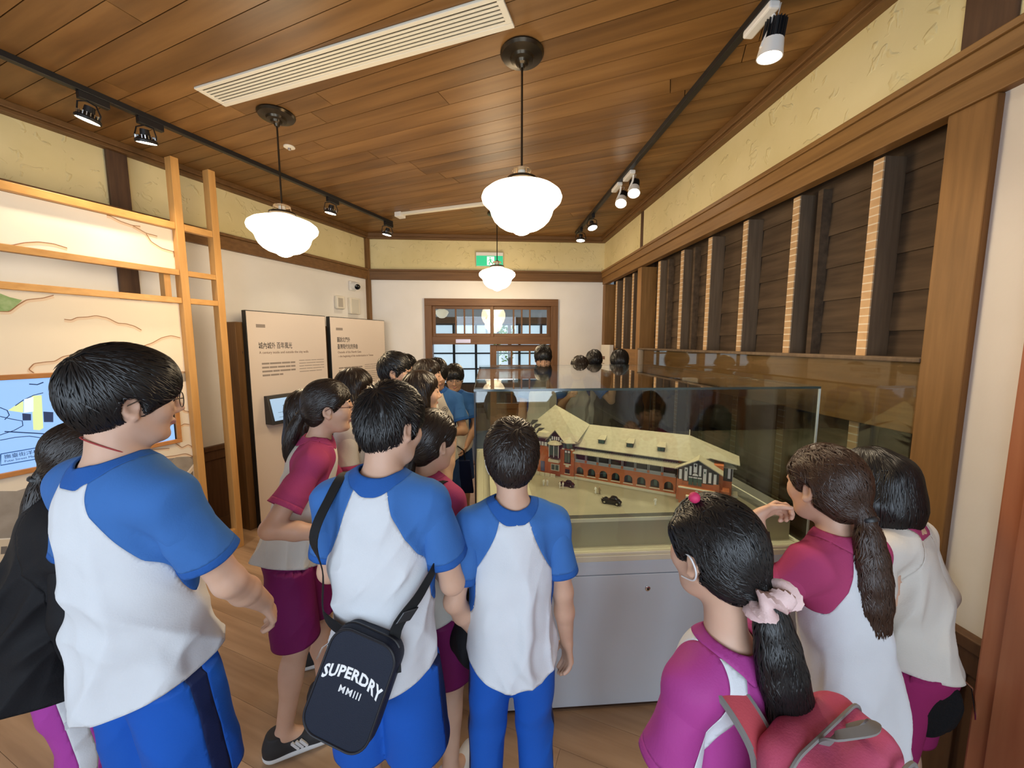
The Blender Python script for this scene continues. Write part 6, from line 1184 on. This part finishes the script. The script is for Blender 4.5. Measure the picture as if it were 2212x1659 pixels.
# ---------------------------------------------------------------- bags
def strap(par, name, pts, nrm, w, m, loc, th=.003):
    P = np.array(pts, float); N_ = np.array(nrm, float) if np.ndim(nrm) == 2 else np.repeat([nrm], len(P), 0); tt = np.linspace(0, len(P) - 1, (len(P) - 1) * 6 + 1)
    def cr(A):
        o = []
        for t in tt:
            i = min(int(t), len(A) - 2); f = t - i; p0, p1, p2, p3 = A[max(i - 1, 0)], A[i], A[i + 1], A[min(i + 2, len(A) - 1)]; o.append(.5 * (2 * p1 + (p2 - p0) * f + (2 * p0 - 5 * p1 + 4 * p2 - p3) * f * f + (3 * p1 - p0 - 3 * p2 + p3) * f ** 3))
        return np.array(o)
    Q, NN = cr(P), cr(N_); mb = MB(); vs = []
    for i in range(len(Q)):
        d = unit_(Q[min(i + 1, len(Q) - 1)] - Q[max(i - 1, 0)]); n = unit_(NN[i] - d * (NN[i] @ d)); t = np.cross(n, d); vs += [Q[i] - t * w / 2, Q[i] + t * w / 2, Q[i] + t * w / 2 + n * th, Q[i] - t * w / 2 + n * th]
    fs = []
    for i in range(len(Q) - 1):
        b = 4 * i
        for j in range(4): fs.append((b + j, b + 4 + j, b + 4 + (j + 1) % 4, b + (j + 1) % 4))
    fs += [(0, 1, 2, 3), tuple(4 * (len(Q) - 1) + j for j in (3, 2, 1, 0))]
    mb.add(vs, fs); return mb.build(name, m, par, smooth=True, loc=loc)
def tors(pi, ang, h, mar=1.0):
    a = math.radians(ang); return pi['Pv'] + pi['Ut'] * h * pi['s'] + (pi['Rt'] * math.cos(a) * .168 + pi['Ft'] * math.sin(a) * .142) * pi['s'] * mar, unit_(pi['Rt'] * math.cos(a) + pi['Ft'] * math.sin(a))
navy = cloth('navy nylon', (.014, .018, .032), .55, 400); piping = mat('black piping', (.012, .013, .018), .4); webb = cloth('black webbing', (.014, .015, .016), .6, 500)
# crossbody bag of the boy in the middle; text faces the camera
bc = np.array((-.325, .893, .885)); nrm_ = unit_((-.16, -.95, .30)); rot = math.radians(-17); ux = unit_(np.cross((0, 0, 1), -nrm_)); ux = unit_(ux) * (1 if ux[0] > 0 else -1); uy = np.cross(nrm_, ux); bx = ux * math.cos(rot) + uy * math.sin(rot); by_ = np.cross(nrm_, bx)
bg = thing('crossbody_bag', 'navy crossbody bag with white lettering on the back of the middle boy', 'bag', tuple(bc))
def rrect(w, h, r, n=8):
    o = []
    for cx_, cy_, a0 in ((w - r, h - r, 0), (-w + r, h - r, 90), (-w + r, -h + r, 180), (w - r, -h + r, 270)):
        for k in range(n + 1): a = math.radians(a0 + 90 * k / n); o.append((cx_ + r * math.cos(a), cy_ + r * math.sin(a)))
    return o
def bagpt(x, y, z): return bx * x + by_ * y + nrm_ * z
BW, BH, BD = .087, .122, .034
mb = MB(); rs = rrect(BW, BH, .045); n_ = len(rs); lay_ = [(.90, -BD), (1.0, -BD * .8), (1.03, 0), (1.0, BD * .8), (.965, BD)]
vs = [bagpt(x * k, y * k, z) for k, z in lay_ for x, y in rs]; fs = [(j * n_ + i, j * n_ + (i + 1) % n_, (j + 1) * n_ + (i + 1) % n_, (j + 1) * n_ + i) for j in range(len(lay_) - 1) for i in range(n_)] + [tuple(range(n_))[::-1], tuple(4 * n_ + i for i in range(n_))]
mb.add(vs, fs).build('bag_body', navy, bg, smooth=True)
MB().tube([bagpt(x * .985, y * .985, BD) for x, y in rs], .0032, 8, True).build('piping', piping, bg, smooth=True)
MB().tube([bagpt(x * 1.025, y * 1.02, .004) for x, y in rs[4:14]], .003, 6).build('zip', M['blackplastic'], bg, smooth=True); MB().tube([bagpt(-.09, .07, .01), bagpt(-.108, .045, .012), bagpt(-.112, .015, .012)], .0018, 6).build('zip_pull', M['chrome'], bg, smooth=True)
WHT = mat('white bag lettering', (.85, .85, .85), .6)
def arc(co):
    x, y = co.x, co.y; r_ = .145; k = 1 + .22 * (abs(x) / .07) ** 1.5; return Vector((r_ * math.sin(x / r_) * 1.0, (y - .0) * k + (r_ * math.cos(x / r_) - r_), co.z))
text_mesh('lettering', 'SUPERDRY', .0335, WHT, bg, frame_mtx(bagpt(0, .022, BD + .0006), bx, by_, nrm_), .0006, 'CENTER', 1.04, bend=arc, bold=.0011); text_mesh('lettering', 'MMIII', .022, WHT, bg, frame_mtx(bagpt(.004, -.012, BD + .0006), bx, by_, nrm_), .0006, 'CENTER', 1.2, bold=.0002)
loc9 = bc; s9 = lambda pts: pts
pt = [bc + bagpt(-.078, .085, -.01), tors(P9, 213, .12)[0], tors(P9, 214, .24)[0], P9['nb'] - P9['Ut'] * .125 - P9['Rt'] * .13 - P9['Ft'] * .120, P9['nb'] - P9['Ut'] * .04 - P9['Rt'] * .112 - P9['Ft'] * .078, P9['nb'] + P9['Ut'] * .012 - P9['Rt'] * .10, P9['nb'] - P9['Ut'] * .07 - P9['Rt'] * .09 + P9['Ft'] * .10]
nn = [tors(P9, 215, .1)[1]] * 3 + [unit_(-P9['Ft'] - P9['Rt'] * .4), unit_(-P9['Ft'] + P9['Ut'] - P9['Rt'] * .3), P9['Ut'], P9['Ft']]
strap(bg, 'strap', pt, nn, .030, webb, bc)
pt = [bc + bagpt(.085, .05, -.005), tors(P9, 300, .12, 1.06)[0], tors(P9, 325, .20, 1.05)[0], tors(P9, 0, .27, 1.03)[0], tors(P9, 40, .33, 1.02)[0]]; nn = [tors(P9, a, .2)[1] for a in (285, 300, 325, 0, 40)]
strap(bg, 'strap', pt, nn, .030, webb, bc); c_ = (np.array(pt[1]) * .6 + np.array(pt[2]) * .4); MB().obox(c_ + nn[1] * .006 - bc, unit_(np.cross(nn[1], (0, 0, 1))) * .02, unit_(np.array(pt[2]) - pt[1]) * .018, nn[1] * .004).build('buckle', M['blackplastic'], bg, bevel=.003)
# black shoulder bag of the girl in the middle
b0 = P10['Pv'] + P10['R'] * .21 + P10['F'] * .02 - P10['U'] * .06; bg2 = thing('shoulder_bag', 'slouchy black shoulder bag hanging between the two boys in the middle', 'bag', tuple(b0))
Fb = Field(b0 - .25, b0 + .25, .008); Fb.cap(b0 + (0, 0, .07), b0 - (0, 0, .06), .05, .085, .02, (P10['R'], .55)); Fb.ell(b0 - (0, 0, .07), (.09, .09, .09), None, .03); V, T = Fb.mesh(1); V = folds(V, vnormals(V, T), 5, .008 * np.ones(len(V)), (0, 0, 1)); tri_obj('bag_body', V, T, CL['black'], bg2, b0)
pt = [b0 + (0, 0, .09), tors(P10, -28, .14, 1.1)[0], tors(P10, -48, .28, 1.02)[0], P10['nb'] - P10['Ut'] * .11 + P10['Rt'] * .115 - P10['Ft'] * .108, P10['nb'] - P10['Ut'] * .035 + P10['Rt'] * .10 - P10['Ft'] * .072, P10['nb'] + P10['Ut'] * .010 + P10['Rt'] * .09, P10['nb'] - P10['Ut'] * .08 + P10['Rt'] * .08 + P10['Ft'] * .095]
strap(bg2, 'strap', pt, [P10['R'], tors(P10, -28, .1)[1], tors(P10, -48, .1)[1], unit_(-P10['Ft'] + P10['Ut'] * .4), unit_(-P10['Ft'] + P10['Ut']), P10['Ut'], P10['Ft']], .034, webb, b0)
# dark tote held by the boy with joined hands
tb = np.array((-.235, 3.16, .60)); tt_ = thing('tote_bag', 'dark navy tote bag hanging in front of the boy in thin glasses', 'bag', tuple(tb)); MB().add([(-.11, -.03, -.14), (.13, -.03, -.14), (.13, .03, -.14), (-.11, .03, -.14), (-.09, -.01, .14), (.10, -.01, .14), (.10, .01, .14), (-.09, .01, .14)], [(0, 3, 2, 1), (4, 5, 6, 7), (0, 1, 5, 4), (1, 2, 6, 5), (2, 3, 7, 6), (3, 0, 4, 7)]).build('bag_body', CL['navy'], tt_, bevel=.008)
MB().tube([(-.06, 0, .135), (-.05, 0, .22), (.0, 0, .26), (.05, 0, .22), (.06, 0, .135)], .006, 6).build('handle', webb, tt_, smooth=True)
# brown handbag of the long haired girl
hb = np.array((-.52, 1.985, .98)); hh = thing('handbag', 'small olive handbag with black strap beside the long haired girl', 'bag', tuple(hb)); MB().box(-.10, .10, -.04, .04, -.07, .06).build('bag_body', mat('olive leather', (.16, .12, .06), .5), hh, bevel=.018); MB().tube([(-.09, 0, .05), (-.08, 0, .12), (0, 0, .15), (.08, 0, .12), (.09, 0, .05)], .008, 8).build('handle', webb, hh, smooth=True)
# black pouch in the hand of the bending girl
hw = P20['arm'][1][2] + P20['arm'][1][3] * .06; pc = hw + np.array((-.01, -.02, -.075)); po = thing('drawstring_pouch', 'fuzzy black pouch held low by the girl in white sleeves', 'bag', tuple(pc))
Fb = Field(pc - .2, pc + .24, .006); Fb.cap(pc + (0, 0, .12), pc + (0, 0, .05), .026, .055, .03); Fb.ell(pc - (0, 0, .02), (.088, .062, .098), None, .04); V, T = Fb.mesh(1); V = folds(V, vnormals(V, T), 9, .007 * np.ones(len(V)), (0, 0, 1), 90); tri_obj('pouch_body', V, T, cloth('black fleece', (.008, .008, .009), .95, 120, .6), po, pc)
MB().tube([(.02, -.03, .12), (.07, -.05, .07), (.095, -.05, -.02), (.11, -.05, -.12)], .0028, 6).build('silver_cord', M['chrome'], po, smooth=True)
MB().tube([(0, 0, .11), (-.01, -.02, .16), (.01, 0, .19), (.02, .02, .16), (0, 0, .11)], .005, 6).build('drawstring', webb, po, smooth=True)
# pink backpack of the girl in front
pk = P18; pc = pk['nb'] - pk['Ut'] * .215 - pk['Ft'] * .18 + pk['Rt'] * .015; bp = thing('backpack', 'pink and red backpack with grey trim worn by the girl in front', 'backpack', tuple(pc))
Bk = np.stack([pk['Rt'], pk['Ft'], pk['Ut']], 1); Fb = Field(pc - .36, pc + .36, .007)
Fb.rbox(pc, (.085, .030, .135), Bk, .045, 0.0); Fb.rbox(pc + Bk @ (0, -.075, -.06), (.065, .012, .055), Bk, .035, .012)
V, T = Fb.mesh(2); N_ = vnormals(V, T); V = folds(V, N_, 4, .005 * np.ones(len(V)), pk['Ut'], 50); q = (V - pc) @ Bk
V, a_, b_, g = split(V, T, q[:, 2] - .085 - .35 * q[:, 1]); bpk = cloth('pink pack cloth', (.52, .115, .22), .5); bo = tri_obj('main_compartment', V, b_, bpk, bp, pc); tri_obj('top_panel', V, a_, cloth('rose pack cloth', (.50, .085, .16), .5), bo, pc)
gt = mat('grey trim tape', (.22, .21, .20), .7); rdm = cloth('coral red padding', (.52, .08, .10), .6)
MB().tube([Bk @ (x, -.078, z) for x, z in rrect(.118, .165, .06)], .004, 6, True).build('edge_piping', gt, bp, smooth=True)
MB().tube([Bk @ (x, .006, z) for x, z in rrect(.132, .182, .05)], .0035, 6, True).build('edge_piping', gt, bp, smooth=True)
for sx in (-1, 1):
    pt = [pc + Bk @ (sx * .085, .062, .09), pk['nb'] - pk['Ut'] * .078 + pk['Rt'] * sx * .074 - pk['Ft'] * .108, pk['nb'] - pk['Ut'] * .040 + pk['Rt'] * sx * .076 - pk['Ft'] * .062, pk['nb'] - pk['Ut'] * .022 + pk['Rt'] * sx * .076, pk['nb'] - pk['Ut'] * .045 + pk['Rt'] * sx * .074 + pk['Ft'] * .045, pk['nb'] - pk['Ut'] * .12 + pk['Rt'] * sx * .07 + pk['Ft'] * .06]
    nn = [unit_(-pk['Ft'] * .4 + pk['Ut']), unit_(-pk['Ft'] * .6 + pk['Ut']), unit_(pk['Ut'] - pk['Ft'] * .5), pk['Ut'], unit_(pk['Ft'] + pk['Ut'] * .6), pk['Ft']]
    so = strap(bp, 'shoulder_strap', pt, nn, .056, rdm, pc, .011)
    for e in (-1, 1): strap(so, 'strap_trim', [np.array(p) + pk['Rt'] * e * .029 + n_ * .003 for p, n_ in zip(pt, nn)], nn, .007, gt, pc, .009)
strap(bp, 'carry_loop', [pc + Bk @ q for q in ((-.03, .0, .172), (-.04, -.02, .215), (.0, -.045, .232), (.04, -.035, .215), (.035, -.005, .172))], [pk['Ut']] * 5, .016, gt, pc, .004)
MB().tube([Bk @ (x, -.080, .075) for x in np.linspace(-.10, .10, 8)], .0035, 6).build('zip', gt, bp, smooth=True)
MB().lathe([(0, -.09), (.03, -.09), (.032, .05), (.03, .075), (.02, .085), (0, .088)], Bk @ (.155, -.03, .0), 18).build('bottle_cap_ring', gt, bp, smooth=True); sphere_mb(Bk @ (.0, -.125, -.02), .04, 18, 12).build('mint_pocket', cloth('mint green pocket', (.55, .66, .58), .6), bp, smooth=True)
